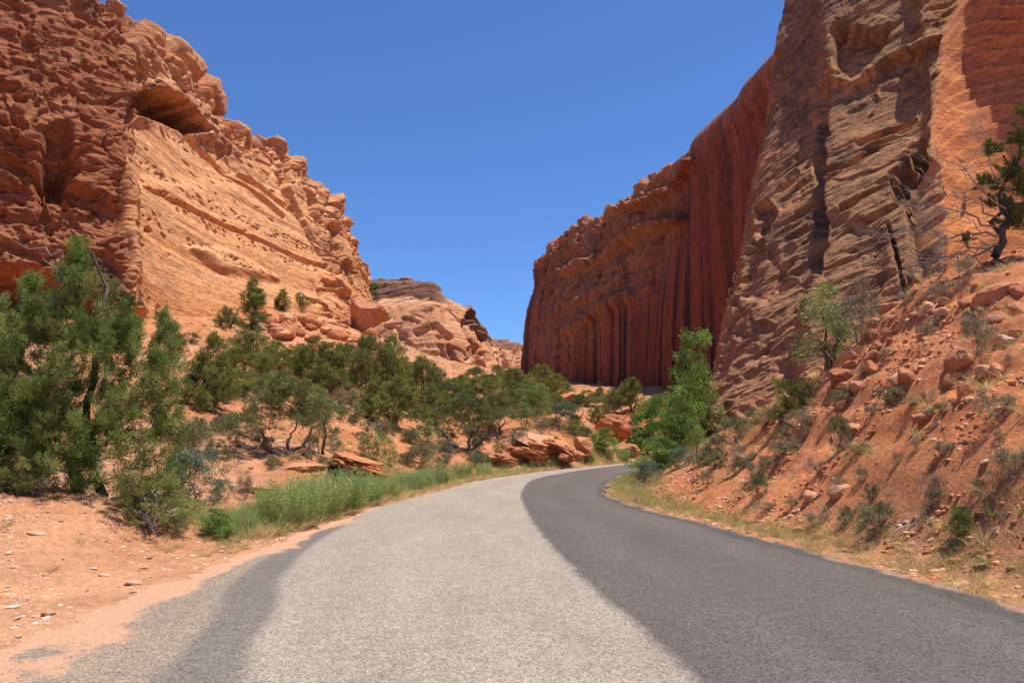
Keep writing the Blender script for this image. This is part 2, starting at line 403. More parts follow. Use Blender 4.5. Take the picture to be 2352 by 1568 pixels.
tag(link('ground', me, M_EARTH), 'red sandy earth of the canyon floor and its two banks', 'ground', kind='structure')

# road mesh
ny = 26
ribs = hermite(RR.reshape(len(RR), 6), [10, 30, 60, 60, 60, 90, 110, 90, 60, 60, 40, 30, 10, 6]).reshape(-1, 3, 2)
u = np.linspace(0, 1, 61)[:, None]
rows = []
for L_, M_, R_ in ribs:
    rows.append(np.concatenate([L_ * (1 - u) + M_ * u, (M_ * (1 - u) + R_ * u)[1:]]))
rows = np.array(rows); nr_, ncx = rows.shape[:2]
UU = np.broadcast_to(np.linspace(0, 2, ncx), (nr_, ncx)).ravel()
xy = rows.reshape(-1, 2); P = np.c_[xy, np.zeros(len(xy))]
edge = np.minimum(UU, 2 - UU)
wob = fbm(P, .45, 4, 71, .65) * .17
xo = np.where(edge < .001, wob, 0)
P[:, 0] += xo * np.where(UU < 1, 1, .8)
zz = .012 + .03 * np.sin(np.clip(UU / 2, 0, 1) * math.pi) ** .6 + fbm(P, 3, 2, 72) * .006
P[:, 2] = zz
light = np.array([.342, .288, .228]); dark = np.array([.124, .105, .093]); dustc = np.array([.58, .33, .20])
lane = sst(.985, 1.015, UU + fbm(P, .35, 5, 73, .7) * .012)
c = light * (1 - lane[:, None]) + dark * lane[:, None]
yy = P[:, 1]; xx = P[:, 0]
# dark tar strip at the left shoulder of the pale lane
uo = UU + fbm(P, (1, 3, 1), 4, 74) * .02
strip_c = np.interp(yy, [0, 5.3, 7, 9.4, 12, 16, 19], [.37, .37, .30, .20, .125, .05, .0])
strip_w = np.interp(yy, [0, 5.3, 7, 9.4, 12, 16, 19], [.085, .08, .075, .07, .06, .035, .0])
st = sst(strip_w, strip_w * .6, np.abs(uo - strip_c)) * sst(19, 14, yy)
c = c * (1 - st[:, None] * .82) + np.array([.15, .128, .115]) * st[:, None] * .82
# old grey margin outside the strip, dust beyond it
mg = sst(strip_c - .03, strip_c - .07, uo) * sst(19, 13, yy)
c = c * (1 - mg[:, None] * .85) + np.array([.30, .23, .17]) * mg[:, None] * .85
du = sst(.17, .0, UU + fbm(P, 1.0, 5, 75) * .10) * sst(22, 12, yy) + sst(.05, 0, UU + fbm(P, 1.0, 4, 76) * .03)
du = np.clip(du, 0, 1); dust_a = du
# worn dark patches in the pale lane
pa = (sst(.5, .75, fbm(P, (.5, 1.6, 1), 4, 77)) * (1 - lane) * .12)[:, None]; c = c * (1 - pa) + np.array([.17, .16, .15]) * pa
# dark cracked right edge
re = sst(1.87, 1.92, UU + fbm(P, .8, 4, 78) * .03)[:, None]; c = c * (1 - re * .6) + np.array([.075, .066, .06]) * re * .6
rd = sst(1.965, 1.995, UU + fbm(P, .6, 4, 79) * .05)[:, None]; c = c * (1 - rd * .8) + np.array([.36, .22, .14]) * rd * .8
tr_ = np.exp(-((UU - 1.28) / .1) ** 2) + np.exp(-((UU - 1.72) / .1) ** 2)
c = c * (1 + .08 * (tr_ * lane)[:, None])
me = make_mesh('road', P, grid_faces(nr_, ncx, True), True, c, {'dust': dust_a})
tag(link('road', me, M_ROAD), 'two lane road with a pale gravelly lane and a dark asphalt lane curving right', 'road', kind='structure')

# ------------------------------------------------------------------ cliffs
def pchip1(C, n):
    """interpolate control array along axis 0 with n samples, spans by mean chord"""
    C = np.asarray(C, float); m = len(C)
    ch = np.linalg.norm(np.diff(C, axis=0), axis=-1).reshape(m - 1, -1).mean(1)
    ch = ch / ch.sum(); return ch
def surface(ctrl, nu, nv, dens_u=None, dens_v=None):
    C = np.asarray(ctrl, float)                       # nc, nr, 3
    nc, nr = C.shape[:2]
    def spans(w, n): 
        w = np.asarray(w, float); w = w / w.sum(); return [max(2, int(round(n * v))) for v in w]
    du_ = dens_u if dens_u is not None else np.linalg.norm(np.diff(C, axis=0), axis=2).mean(1)
    dv_ = dens_v if dens_v is not None else np.linalg.norm(np.diff(C, axis=1), axis=2).mean(0)
    su, sv = spans(du_, nu), spans(dv_, nv)
    def cr(P, n):   # non-uniform tangents along axis 0
        m = len(P); out = []; d = np.maximum(np.linalg.norm(np.diff(P, axis=0), axis=-1), 1e-6).reshape(m - 1, -1).mean(1)
        T = np.zeros_like(P)
        for k in range(m):
            if 0 < k < m - 1: 
                a = (P[k] - P[k-1]) / d[k-1]; b_ = (P[k+1] - P[k]) / d[k]; T[k] = (a * d[k] + b_ * d[k-1]) / (d[k] + d[k-1])
            elif k == 0: T[k] = (P[1] - P[0]) / d[0]
            else: T[k] = (P[-1] - P[-2]) / d[-1]
        for k in range(m - 1):
            for j in range(n[k]):
                t_ = j / n[k]
                out.append((2*t_**3-3*t_**2+1)*P[k] + (t_**3-2*t_**2+t_)*d[k]*T[k] + (-2*t_**3+3*t_**2)*P[k+1] + (t_**3-t_**2)*d[k]*T[k+1])
        out.append(P[-1]); return np.array(out)
    Au = cr(C, su); Av = cr(np.swapaxes(Au, 0, 1), sv); S_ = np.swapaxes(Av, 0, 1)
    vpar = np.concatenate([np.linspace(k, k + 1, n, False) for k, n in enumerate(sv)] + [[nr - 1]])
    upar = np.concatenate([np.linspace(k, k + 1, n, False) for k, n in enumerate(su)] + [[nc - 1]])
    return S_, upar, vpar
def normals(S_):
    gu = np.gradient(S_, axis=0); gv = np.gradient(S_, axis=1); n = np.cross(gu, gv)
    n /= np.linalg.norm(n, axis=2, keepdims=True) + 1e-9
    for ax in (0, 1):                              # soften, so that displaced corners do not fan out
        for _ in range(2):
            w = 12; pad = [(0, 0)] * 3; pad[ax] = (w, w); c = np.cumsum(np.pad(n, pad, mode='edge'), axis=ax)
            n = (np.take(c, range(2 * w, c.shape[ax]), ax) - np.take(c, range(0, c.shape[ax] - 2 * w), ax)) / (2 * w)
    n /= np.linalg.norm(n, axis=2, keepdims=True) + 1e-9
    return n
def cliff(cols, back, nu, nv, flip, sink=6, dens_v=None, dens_u=None):
    """cols: columns of (px,py,distance) from foot to rim; back: vector(s) that carry the top away from the rim"""
    ctrl = []
    for k, cl in enumerate(cols):
        P_ = [W(*q) for q in cl]; bv = np.array(back[k] if isinstance(back, list) else back, float)
        P_ = [P_[0] - np.array([0, 0, sink])] + P_ + [P_[-1] + bv * .12 + np.array([0, 0, .4]), P_[-1] + bv]
        ctrl.append(P_)
    S_, up, vp = surface(ctrl, nu, nv, dens_u, dens_v)
    n = normals(S_)
    if flip: n = -n
    UP = np.repeat(up, len(vp)); VP = np.tile(vp, len(up)); sh = S_.shape[:2]
    Pb = S_.reshape(-1, 3); Nb = n.reshape(-1, 3); qx, qy = pix(Pb)
    return Pb, Nb, UP, VP, qx, qy, sh

def pits(P, scale, seed, thr=.5, dens=.5):
    f1, f2, r = worley(P, scale, seed); return sst(thr, thr * .35, f1) * (r < dens)

# --- left cliff
A_ = [[(-900,900,30),(-900,600,31),(-900,300,32),(-900,0,34),(-900,-300,38)],
      [(-400,790,44),(-400,520,46),(-400,200,48),(-400,-100,51),(-400,-300,55)],
      [(-100,750,51),(-100,540,53),(-90,300,55),(-70,50,59),(-60,-160,64)],
      [(110,740,54),(120,530,56),(130,330,58),(140,120,62),(150,-70,68)],
      [(285,745,57),(300,560,59),(298,380,61),(282,200,65),(282,30,74)],
      [(325,745,66),(330,570,67),(325,400,70),(318,240,73),(345,84,82)],
      [(450,740,76),(445,600,79),(435,450,83),(430,300,88),(448,180,96)],
      [(560,740,86),(553,620,90),(545,500,94),(540,400,99),(528,305,106)],
      [(680,730,98),(670,640,102),(662,540,106),(660,440,111),(652,330,118)],
      [(760,745,108),(752,670,111),(745,600,115),(742,530,119),(742,448,125)],
      [(800,747,114),(800,690,117),(795,630,121),(788,560,126),(782,505,132)],
      [(829,750,120),(828,705,123),(824,665,127),(817,625,131),(808,582,136)],
      [(815,750,160),(815,710,160),(810,670,160),(800,635,162),(790,600,165)]]
Pb, Nb, UP, VP, qx, qy, sh = cliff(A_, [(-25, 12, 0)] * 5 + [(-30, 18, 1)] * 8, 800, 640, False,
    dens_v=[.25, 1, 1.2, 1.2, 1.2, .35, .45], dens_u=[.15, .3, .9, .9, .7, .9, 1, 1, 1, .7, .6, .25])
leftp = sst(345, 285, qx + 10 * fbm(Pb, 3, 2, 5))           # rugged brown part left of the corner
top = sst(3.6, 4.6, VP); rim = sst(4.2, 4.9, VP) 
disp = np.zeros(len(Pb))
wpz = Pb + np.c_[fbm(Pb, 9, 3, 101), fbm(Pb, 9, 3, 102), fbm(Pb, 9, 3, 103)] * 2.0
farp = sst(690, 760, qx)
disp += fbm(Pb, 14, 3, 110) * (1.0 * leftp + .25 * (1 - leftp) + 1.3 * farp)
disp += fbm(wpz, (6, 6, 7), 3, 111, .5) * (.38 * leftp + .10 + .5 * farp) + fbm(wpz, (1.6, 1.6, 1.0), 4, 112, .6) * (.22 * leftp + .03 + .18 * farp)
disp -= sst(.25, .75, fbm(wpz, (3.5, 3.5, 2.8), 4, 113, .6)) * .42 * leftp
disp -= pits(wpz, (1.8, 1.8, 1.1), 120, .55, .3) * .6 * leftp * sst(200, 60, np.abs(qy - 250))
disp -= pits(wpz, (.8, .8, .55), 121, .5, .5) * .35 * leftp * sst(800, 500, qy)
# bedding: ledges that follow the height, crisp on the mid slope
zb = Pb[:, 2] + .05 * Pb[:, 0] + fbm(Pb, 12, 2, 130) * .6
PZ = np.c_[Pb[:, 0] * .06, Pb[:, 1] * .06, zb]
disp += (ridged(PZ, .55, 3, 131) - .4) * (.07 + .10 * leftp)
disp += fbm(PZ, 2.2, 3, 132) * .22
f1, f2, rid = worley(Pb + np.c_[fbm(Pb, 5, 2, 136), fbm(Pb, 5, 2, 137), fbm(Pb, 5, 2, 138)] * .8, (6.5, 6.5, 4.5), 139)
disp += (rid - .5) * 1.9 * sst(0, .04, f2 - f1) * (.9 * leftp + .9 * farp * sst(3.9, 3.2, VP))
f1, f2, rid = worley(wpz, (2.4, 2.4, 1.5), 149); disp += (rid - .5) * .7 * sst(0, .06, f2 - f1) * (.8 * leftp + .7 * farp)
lines = sst(.25, .6, vnoise(PZ, 1.7, 133))
disp -= pits(wpz, (.9, .9, .45), 134, .52, .5) * lines * .55 * (1 - leftp)
disp -= pits(wpz, (2.2, 2.2, .9), 135, .35, .2) * .7 * (1 - leftp) * sst(650, 500, qy)
smooth_band = sst(40, 0, sdline(qx, qy, [(330, 545), (430, 560), (560, 610)]))
# rim: rounded knobs split by joints
f1, f2, rid = worley(Pb + np.c_[fbm(Pb, 4, 2, 141), fbm(Pb, 4, 2, 142), fbm(Pb, 4, 2, 143)], (7, 7, 4.5), 140)
knob = (sst(0, .35, f2 - f1) * 2.2 - 1.2)
disp += (sst(0, .4, f2 - f1) * 2.0 * (.5 + .9 * rid) - .9) * rim * 1.15
f1, f2, rid = worley(Pb, (2.6, 2.6, 1.5), 144); disp += (sst(0, .3, f2 - f1) - .6) * .4 * top * (1 - .6 * leftp)
# the alcove under its overhanging brow
brow = sdline(qx, qy, [(285, 232), (330, 200), (375, 205), (430, 250), (480, 300), (530, 345)])
disp += sst(26, 6, brow) * .55 * sst(560, 480, qx)
alc = sdpoly(qx, qy, [(294, 236), (318, 212), (360, 206), (400, 222), (440, 258), (476, 300), (440, 300), (380, 275), (330, 258)])
disp -= sst(8, -10, alc) * 5.2
slot = sst(9, 0, sdline(qx, qy, [(298, 250), (302, 300), (306, 350)])); disp -= slot * 1.4
und = sdpoly(qx, qy, [(288, 262), (370, 270), (470, 305), (560, 360), (560, 420), (330, 420), (300, 360)])
disp -= sst(20, -30, und) * .8
# recessed dark foot and overhang bottom left
cav = sdpoly(qx, qy, [(-200, 560), (20, 600), (110, 610), (190, 640), (280, 690), (330, 720), (330, 790), (-200, 800)])
disp -= sst(10, -40, cav) * 6.5
cv2 = sdpoly(qx, qy, [(110, 300), (150, 290), (160, 330), (140, 420), (120, 440), (95, 380)]); disp -= sst(12, -12, cv2) * 2.0
cv3 = sdpoly(qx, qy, [(80, 395), (160, 350), (180, 380), (140, 440), (90, 450)]); disp -= sst(14, -14, cv3) * 1.5
# vertical joint faces toward the far end
jt = sdline(qx, qy, [(640, 400), (668, 470), (700, 520), (760, 640)]); disp -= sst(9, 1, jt) * 1.2
for ln, dd in (([(705, 400), (718, 470), (730, 540)], 1.6), ([(655, 360), (660, 430), (690, 500)], 1.4), ([(560, 400), (600, 430), (680, 490), (700, 520)], 1.0), ([(750, 520), (770, 600), (800, 680)], 1.5),
               ([(430, 300), (520, 390), (610, 460), (650, 500)], .8), ([(345, 430), (480, 500), (620, 560), (740, 620)], .5), ([(310, 260), (300, 400), (312, 560), (318, 700)], .9)):
    disp -= sst(7, 1, sdline(qx + 6 * vnoise(Pb, 2, 7), qy, ln)) * dd
ov = sst(10, -10, sdpoly(qx, qy, [(440, 570), (520, 575), (640, 640), (620, 640), (560, 630), (500, 620)])); disp += ov * .8
damp = sst(0, .6, VP) 
Pd = Pb + Nb * (disp * damp)[:, None]
bright = np.array([.82, .385, .175]); brown = np.array([.34, .115, .055]); varn = np.array([.13, .075, .065]); pl = np.array([.86, .50, .28])
k = sst(-.5, .5, fbm(PZ, 1.3, 4, 150))[:, None]
c = bright * (1 - .35 * k) + pl * .35 * k
c = c * (1 - leftp[:, None] * .85) + brown * leftp[:, None] * .85
k = (sst(.15, .6, fbm(Pb, (6, 6, 4), 5, 151)) * (.45 * leftp + .25 * farp + .12))[:, None]; c = c * (1 - k) + varn * k
k = (sst(.1, .5, fbm(wpz, 3, 4, 152)) * leftp * .3)[:, None]; c = c * (1 - k) + np.array([.55, .27, .14]) * k
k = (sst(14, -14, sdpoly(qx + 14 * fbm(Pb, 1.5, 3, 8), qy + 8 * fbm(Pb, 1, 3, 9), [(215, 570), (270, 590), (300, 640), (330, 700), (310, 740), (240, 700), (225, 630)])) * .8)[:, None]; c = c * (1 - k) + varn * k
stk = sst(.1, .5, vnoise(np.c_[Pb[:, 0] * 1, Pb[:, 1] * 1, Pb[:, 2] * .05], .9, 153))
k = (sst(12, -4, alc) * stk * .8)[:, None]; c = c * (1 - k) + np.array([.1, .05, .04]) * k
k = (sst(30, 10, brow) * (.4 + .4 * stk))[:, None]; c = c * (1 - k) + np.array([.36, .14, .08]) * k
k = (rim * .35)[:, None]; c = c * (1 - k) + np.array([.46, .21, .11]) * k
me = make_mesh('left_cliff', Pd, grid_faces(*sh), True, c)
tag(link('left_cliff', me, M_CLIFF), 'tall orange sandstone cliff with an arched alcove, on the side of the big juniper', 'cliff', kind='structure')

# --- far right wall
B_ = [[(1240,874,330),(1245,800,330),(1250,730,332),(1262,670,336),(1280,600,345)],
      [(1212,874,250),(1216,800,250),(1224,720,252),(1238,655,256),(1258,583,264)],
      [(1290,888,216),(1290,800,217),(1292,710,220),(1294,625,232),(1305,528,252)],
      [(1380,895,186),(1380,800,186),(1382,690,189),(1388,590,199),(1402,478,216)],
      [(1500,900,156),(1500,780,156),(1500,650,157),(1500,520,164),(1510,408,182)],
      [(1600,903,133),(1600,750,132),(1600,600,131),(1603,450,131),(1618,322,139)],
      [(1700,905,112),(1700,700,111),(1700,520,110.5),(1706,370,110.5),(1718,226,114)],
      [(1830,905,95),(1830,680,94.3),(1830,450,93.6),(1830,260,93.2),(1833,100,95)],
      [(2000,900,80),(2000,620,80),(2000,370,80),(2000,110,80),(2000,-90,88)],
      [(2300,900,70),(2300,620,70),(2300,370,70),(2300,110,72),(2300,-90,80)]]
Pb, Nb, UP, VP, qx, qy, sh = cliff(B_, (35, 12, 0), 640, 640, False,
    dens_v=[.2, 1, 1, 1, 1, .3, .4], dens_u=[.3, .9, 1, 1.2, 1, .9, .8, .3, .1])
rim = sst(4.3, 4.9, VP); top = sst(3.4, 4.4, VP)
wpz = Pb + np.c_[fbm(Pb, 9, 3, 201), fbm(Pb, 9, 3, 202), fbm(Pb, 9, 3, 203)] * 3
rough = sst(40, -60, sdpoly(qx + 30 * fbm(Pb, 8, 3, 204), qy + 20 * fbm(Pb, 8, 3, 205), [(1200, 880), (1235, 600), (1300, 500), (1500, 380), (1560, 420), (1560, 520), (1520, 640), (1480, 700), (1400, 740), (1330, 800), (1290, 880)]))
disp = fbm(Pb, (30, 30, 60), 3, 210) * 1.3 + fbm(Pb, (12, 12, 30), 2, 211) * .18
disp += fbm(wpz, (7, 7, 5), 5, 212, .5) * .85 * rough
disp -= pits(wpz, (3.5, 3.5, 2.4), 213, .55, .45) * 1.0 * rough
disp -= pits(wpz, (5, 5, 3.5), 214, .6, .6) * 1.8 * top * rough
PZ = np.c_[Pb[:, 0] * .05, Pb[:, 1] * .05, Pb[:, 2] + fbm(Pb, 20, 2, 215)]
disp += (ridged(PZ, 2.0, 3, 216) - .4) * (.5 * rough + .12)
SB_ = np.interp(UP, np.arange(len(B_)), [c_[0][2] for c_ in B_])   # distance along the wall
flute = fbm(np.c_[SB_ * 0, SB_, Pb[:, 2] * .006], 5.0, 4, 217, .55)
disp += flute * .05 * (1 - rough)
# ledges: brow along the upper wall and mid ledge
for ln, w_, dd in (([(1290, 625), (1345, 605), (1400, 590), (1480, 530), (1520, 510), (1575, 505)], 9, 2.4), ([(1300, 760), (1340, 735), (1400, 700), (1450, 680)], 14, 1.6), ([(1400, 485), (1480, 470), (1540, 430), (1600, 370)], 7, 1.8),
                   ([(1300, 700), (1330, 690), (1370, 660)], 8, .8)):
    d_ = sdline(qx, qy, ln); disp += sst(w_ * 1.6, w_ * .3, d_) * dd
un = sst(50, -60, sdpoly(qx, qy, [(1500, 480), (1640, 340), (1760, 220), (1860, 130), (1900, 400), (1700, 420), (1560, 520)])); f1, f2, rid = worley(wpz, (11, 11, 14), 226); disp += (rid - .5) * 1.4 * sst(0, .05, f2 - f1) * (.1 + .8 * rough)
f1, f2, rid = worley(wpz, (9, 9, 5), 220); disp += (sst(0, .35, f2 - f1) * 2 * (.5 + rid) - 1.1) * rim * .7 * sst(1640, 1500, qx)
f1, f2, rid = worley(wpz, (4, 4, 2.6), 221); disp += (sst(0, .3, f2 - f1) - .55) * .5 * top * sst(1600, 1480, qx)
Pd = Pb + Nb * (disp * sst(0, .6, VP))[:, None]
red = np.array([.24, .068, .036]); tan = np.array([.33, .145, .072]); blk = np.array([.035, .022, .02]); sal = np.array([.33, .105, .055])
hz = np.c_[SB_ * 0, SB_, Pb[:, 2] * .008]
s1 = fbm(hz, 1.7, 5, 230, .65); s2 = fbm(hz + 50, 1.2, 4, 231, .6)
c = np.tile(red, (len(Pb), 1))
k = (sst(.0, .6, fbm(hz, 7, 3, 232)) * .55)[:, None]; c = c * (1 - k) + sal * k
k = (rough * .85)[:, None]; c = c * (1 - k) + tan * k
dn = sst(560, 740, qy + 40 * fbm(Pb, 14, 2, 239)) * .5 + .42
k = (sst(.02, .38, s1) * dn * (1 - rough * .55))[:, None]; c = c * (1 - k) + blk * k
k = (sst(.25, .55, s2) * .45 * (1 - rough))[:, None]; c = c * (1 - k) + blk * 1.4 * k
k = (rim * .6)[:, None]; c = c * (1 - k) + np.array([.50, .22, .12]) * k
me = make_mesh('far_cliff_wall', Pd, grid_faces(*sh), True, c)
tag(link('far_cliff_wall', me, M_WALL), 'long shaded red cliff wall with dark vertical streaks beyond the pale buttress', 'cliff', kind='structure')

# --- near right buttress
C_ = [[(1800,1010,60),(1850,800,62),(1880,600,66),(1930,350,74),(2040,-140,90)],
      [(1650,1010,58),(1705,820,60),(1740,610,64),(1800,340,71),(1950,-140,88)],
      [(1578,1020,50),(1642,850,52),(1684,640,56),(1752,340,63),(1905,-140,80)],
      [(1650,1020,44),(1715,840,46),(1757,620,50),(1820,330,57),(1940,-140,72)],
      [(1790,980,41.5),(1838,760,44),(1862,560,48),(1880,320,54),(1960,-140,68)],
      [(1815,960,39),(1857,760,41.5),(1885,560,45),(1905,320,51),(1978,-140,65)],
      [(1950,930,38),(1970,720,40.5),(1985,520,44),(2000,280,50),(2035,-140,63)],
      [(2075,900,36.5),(2085,700,39),(2095,500,42.5),(2108,270,48),(2150,-140,60)],
      [(2165,880,35.5),(2155,660,38),(2135,450,41.5),(2140,250,46.5),(2195,-140,57)],
      [(2240,860,37),(2235,640,39.5),(2215,440,43),(2220,240,47.5),(2270,-140,57)],
      [(2352,840,35),(2352,620,37.5),(2352,430,40.5),(2352,230,44.5),(2360,-140,53)],
      [(2650,800,31),(2650,600,32),(2650,400,33),(2650,200,35),(2650,-60,38)],
      [(3400,900,20),(3400,650,20),(3400,450,21),(3400,300,22),(3400,200,24)]]
Pb, Nb, UP, VP, qx, qy, sh = cliff(C_, (25, 14, -1), 760, 760, False,
    dens_v=[.15, 1, 1, 1.2, 1.6, .15, .15], dens_u=[.15, .3, .8, 1.2, .4, 1.2, 1.2, .8, .8, 1.1, .4, .15])
wpz = Pb + np.c_[fbm(Pb, 5, 3, 301), fbm(Pb, 5, 3, 302), fbm(Pb, 5, 3, 303)] * 1.4
# beds dip to the viewer's left on this block
dip = Pb[:, 2] - .38 * Pb[:, 0] + .1 * Pb[:, 1] + fbm(Pb, 8, 2, 305) * .7
PZ = np.c_[Pb[:, 0] * .12, Pb[:, 1] * .12, dip]
corner = np.interp(qy, [-200, 0, 100, 200, 320, 440, 560, 900], [2215, 2195, 2165, 2150, 2132, 2160, 2165, 2180])
sm = sst(-8, 14, qx - corner)                                  # the smooth curved face
lowr = sst(420, 640, qy - (qx - 1750) * .1)
disp = fbm(Pb, 12, 2, 310) * .35 * (1 - sm)
disp += fbm(wpz, (2.6, 2.6, 1.6), 5, 311, .58) * (.08 + .12 * lowr) * (1 - sm)
disp += (ridged(PZ, .5, 4, 312, .6) - .4) * .15 * (1 - sm * .9)
disp -= sst(.3, .7, fbm(PZ, (1.4, 1.4, 1.1), 4, 313)) * .16 * (1 - sm)
f1, f2, rid = worley(wpz, (5, 5, 6), 326); disp += (rid - .5) * .35 * sst(0, .04, f2 - f1) * (1 - sm)
disp -= pits(wpz, (1.5, 1.5, 1.2), 314, .6, .45) * .3 * lowr * (1 - sm)
disp -= pits(PZ, (.35, .35, .6), 315, .5, .3) * .35 * (1 - sm)
# curved terraces of the smooth face
tq = qy + 120 * np.exp(-((qx - corner) / 60.0)) * -1 - .18 * (qx - 2150) + 10 * vnoise(Pb, 4, 317)
saw = np.mod(tq / 36.0 + .25 * vnoise(Pb, 3, 318), 1)
amp = sst(560, 250, qy)
disp += sm * ((1 - saw) ** 1.2 * .26 - .12) * (.3 + .7 * amp) * sst(15, 100, qx - corner)
disp += sm * fbm(Pb, 5, 3, 319) * .35
# joint that splits the block, step, notch, caves
def dl(ln, w_, dd, wob=5):
    global disp
    disp = disp - sst(w_, w_ * .2, sdline(qx + wob * vnoise(Pb, 1.2, 321), qy + wob * vnoise(Pb, 1.2, 322), ln)) * dd
def dp(pl_, dd, s_=12, wob=8):
    global disp
    disp = disp - sst(s_ * .5, -s_, sdpoly(qx + wob * fbm(Pb, 1.5, 3, 323), qy + wob * fbm(Pb, 1.5, 3, 324), pl_)) * dd
dl([(1902, 170), (1892, 240), (1882, 400), (1880, 520), (1868, 620)], 13, 1.3)
dp([(1908, 60), (1925, 40), (2000, 70), (2060, 50), (2040, 90), (1985, 160), (1955, 175), (1915, 150)], 1.5, 12)
dp([(1885, 480), (1960, 500), (2020, 520), (2040, 640), (1990, 740), (1880, 720), (1860, 600)], .45, 25)
dp([(2095, 345), (2125, 330), (2150, 400), (2165, 500), (2150, 600), (2110, 640), (2085, 560), (2100, 440)], 2.6, 10)
dp([(2040, 400), (2085, 350), (2100, 420), (2080, 480), (2050, 460)], 1.3, 10)
dp([(1735, 480), (1765, 460), (1790, 490), (1770, 540), (1740, 560)], .7, 10)
dp([(1720, 560), (1780, 560), (1800, 620), (1760, 700), (1700, 680)], .4, 18)
dl([(1980, 330), (2040, 300), (2100, 270)], 8, .6); dl([(1930, 470), (1990, 440), (2080, 400)], 8, .7); dl([(1900, 390), (1960, 370), (2010, 340)], 9, .8)
dl([(2085, 640), (2090, 560), (2080, 420)], 6, 1.0); dl([(2040, 520), (2060, 600), (2080, 680)], 7, .8)
disp += sst(16, 2, sdline(qx, qy, [(1915, 185), (1960, 200), (2040, 140), (2150, 90)])) * .6
Pd = Pb + Nb * (disp * sst(0, .6, VP))[:, None]
brn = np.array([.37, .195, .10]); org = np.array([.56, .27, .125]); vn = np.array([.125, .088, .06]); smr = np.array([.56, .20, .10]); smo = np.array([.74, .31, .11])
c = np.tile(brn, (len(Pb), 1))
k = (sst(-.1, .5, fbm(PZ, (3, 3, 1.6), 5, 330, .6)) * .8)[:, None]; c = c * (1 - k) + org * k
spk = fbm(np.c_[wpz[:, 0], wpz[:, 1], wpz[:, 2] * 1.5], .9, 5, 331, .75)
k = (sst(-.05, .35, spk) * .7)[:, None]; c = c * (1 - k) + vn * k
k = (sst(.2, .55, fbm(wpz, (5, 5, 7), 4, 332)) * .4)[:, None]; c = c * (1 - k) + vn * k
k = (sst(640, 820, qy) * .6)[:, None]; c = c * (1 - k) + np.array([.48, .23, .13]) * k
k = sst(.1, .6, fbm(Pb, (3, 3, 1.2), 4, 333))[:, None]; sc_ = smr * (1 - k) + smo * k
k = (sst(.35, .1, saw) * .8 + .1 + .5 * sst(250, 480, qy))[:, None].clip(0, 1); sc_ = sc_ * (1 - k) + smo * k
c = c * (1 - sm[:, None]) + sc_ * sm[:, None]
me = make_mesh('buttress', Pd, grid_faces(*sh), True, c)
tag(link('buttress', me, M_BUTT), 'huge leaning brown sandstone buttress with a smooth terraced face above the red bank', 'cliff', kind='structure')

# --- distant mesa and the farthest one
def far_cliff(cols, back, nu, nv, label, name, sc, dark_top):
    Pb, Nb, UP, VP, qx, qy, sh = cliff(cols, back, nu, nv, False, sink=20, dens_v=[.2, 1, 1, 1, 1, .3, .2])
    wpz = Pb + np.c_[fbm(Pb, 20, 3, 401), fbm(Pb, 20, 3, 402), fbm(Pb, 20, 3, 403)] * 5
    cap = sst(3.85, 4.1, VP + .12 * fbm(Pb, 15, 3, 404)) * np.where(qx < 1060, sst(1050, 990, qx), 1)
    disp = fbm(wpz, (34, 34, 26), 5, 410, .5) * 2.0 * sc
    PZ = np.c_[Pb[:, 0] * .06, Pb[:, 1] * .06, Pb[:, 2] + fbm(Pb, 30, 2, 415) * 1.2]
    disp += (ridged(PZ, 2.4, 3, 416) - .4) * (.35 + 2.6 * cap) * sc + cap * 1.5 * (np.mod(PZ[:, 2] / 4.5, 1) < .5)
    f1, f2, rid = worley(wpz, (16, 16, 14), 426); disp += (rid - .5) * 1.8 * sst(0, .06, f2 - f1) * sc * (1 - .5 * cap)
    disp -= pits(wpz, (5, 5, 2.5), 411, .5, .3) * 1.5 * sc * (1 - cap)
    for ln, dd in (([(1065, 740), (1090, 800), (1110, 860)], 5), ([(960, 770), (1000, 755), (1035, 775)], 4), ([(1030, 800), (1050, 850)], 4), ([(1090, 760), (1120, 830)], 3.5), ([(1150, 810), (1165, 850)], 5), ([(1185, 810), (1190, 850)], 5), ([(1010, 800), (1035, 860)], 2)):
        disp -= sst(10, 1, sdline(qx, qy, ln)) * dd * .55 * sc
    Pd = Pb + Nb * (disp * sst(0, .6, VP))[:, None]
    lo = np.array([.76, .37, .19]); hi = np.array([.80, .43, .25]); cp = np.array([.20, .10, .075]); cp2 = np.array([.38, .20, .14])
    k = sst(-.4, .5, fbm(PZ, 4, 4, 420))[:, None]; c = lo * (1 - k) + hi * k
    k2 = sst(-.3, .4, fbm(PZ, 2.5, 3, 421))[:, None]; cc = cp * (1 - k2) + cp2 * k2
    c = c * (1 - cap[:, None] * dark_top) + cc * cap[:, None] * dark_top
    k = (sst(.2, .6, fbm(wpz, (14, 14, 25), 4, 422)) * .4)[:, None]; c = c * (1 - k) + np.array([.3, .13, .08]) * k
    me = make_mesh(name, Pd, grid_faces(*sh), True, c)
    return tag(link(name, me, M_FAR), label, 'mesa', kind='structure')
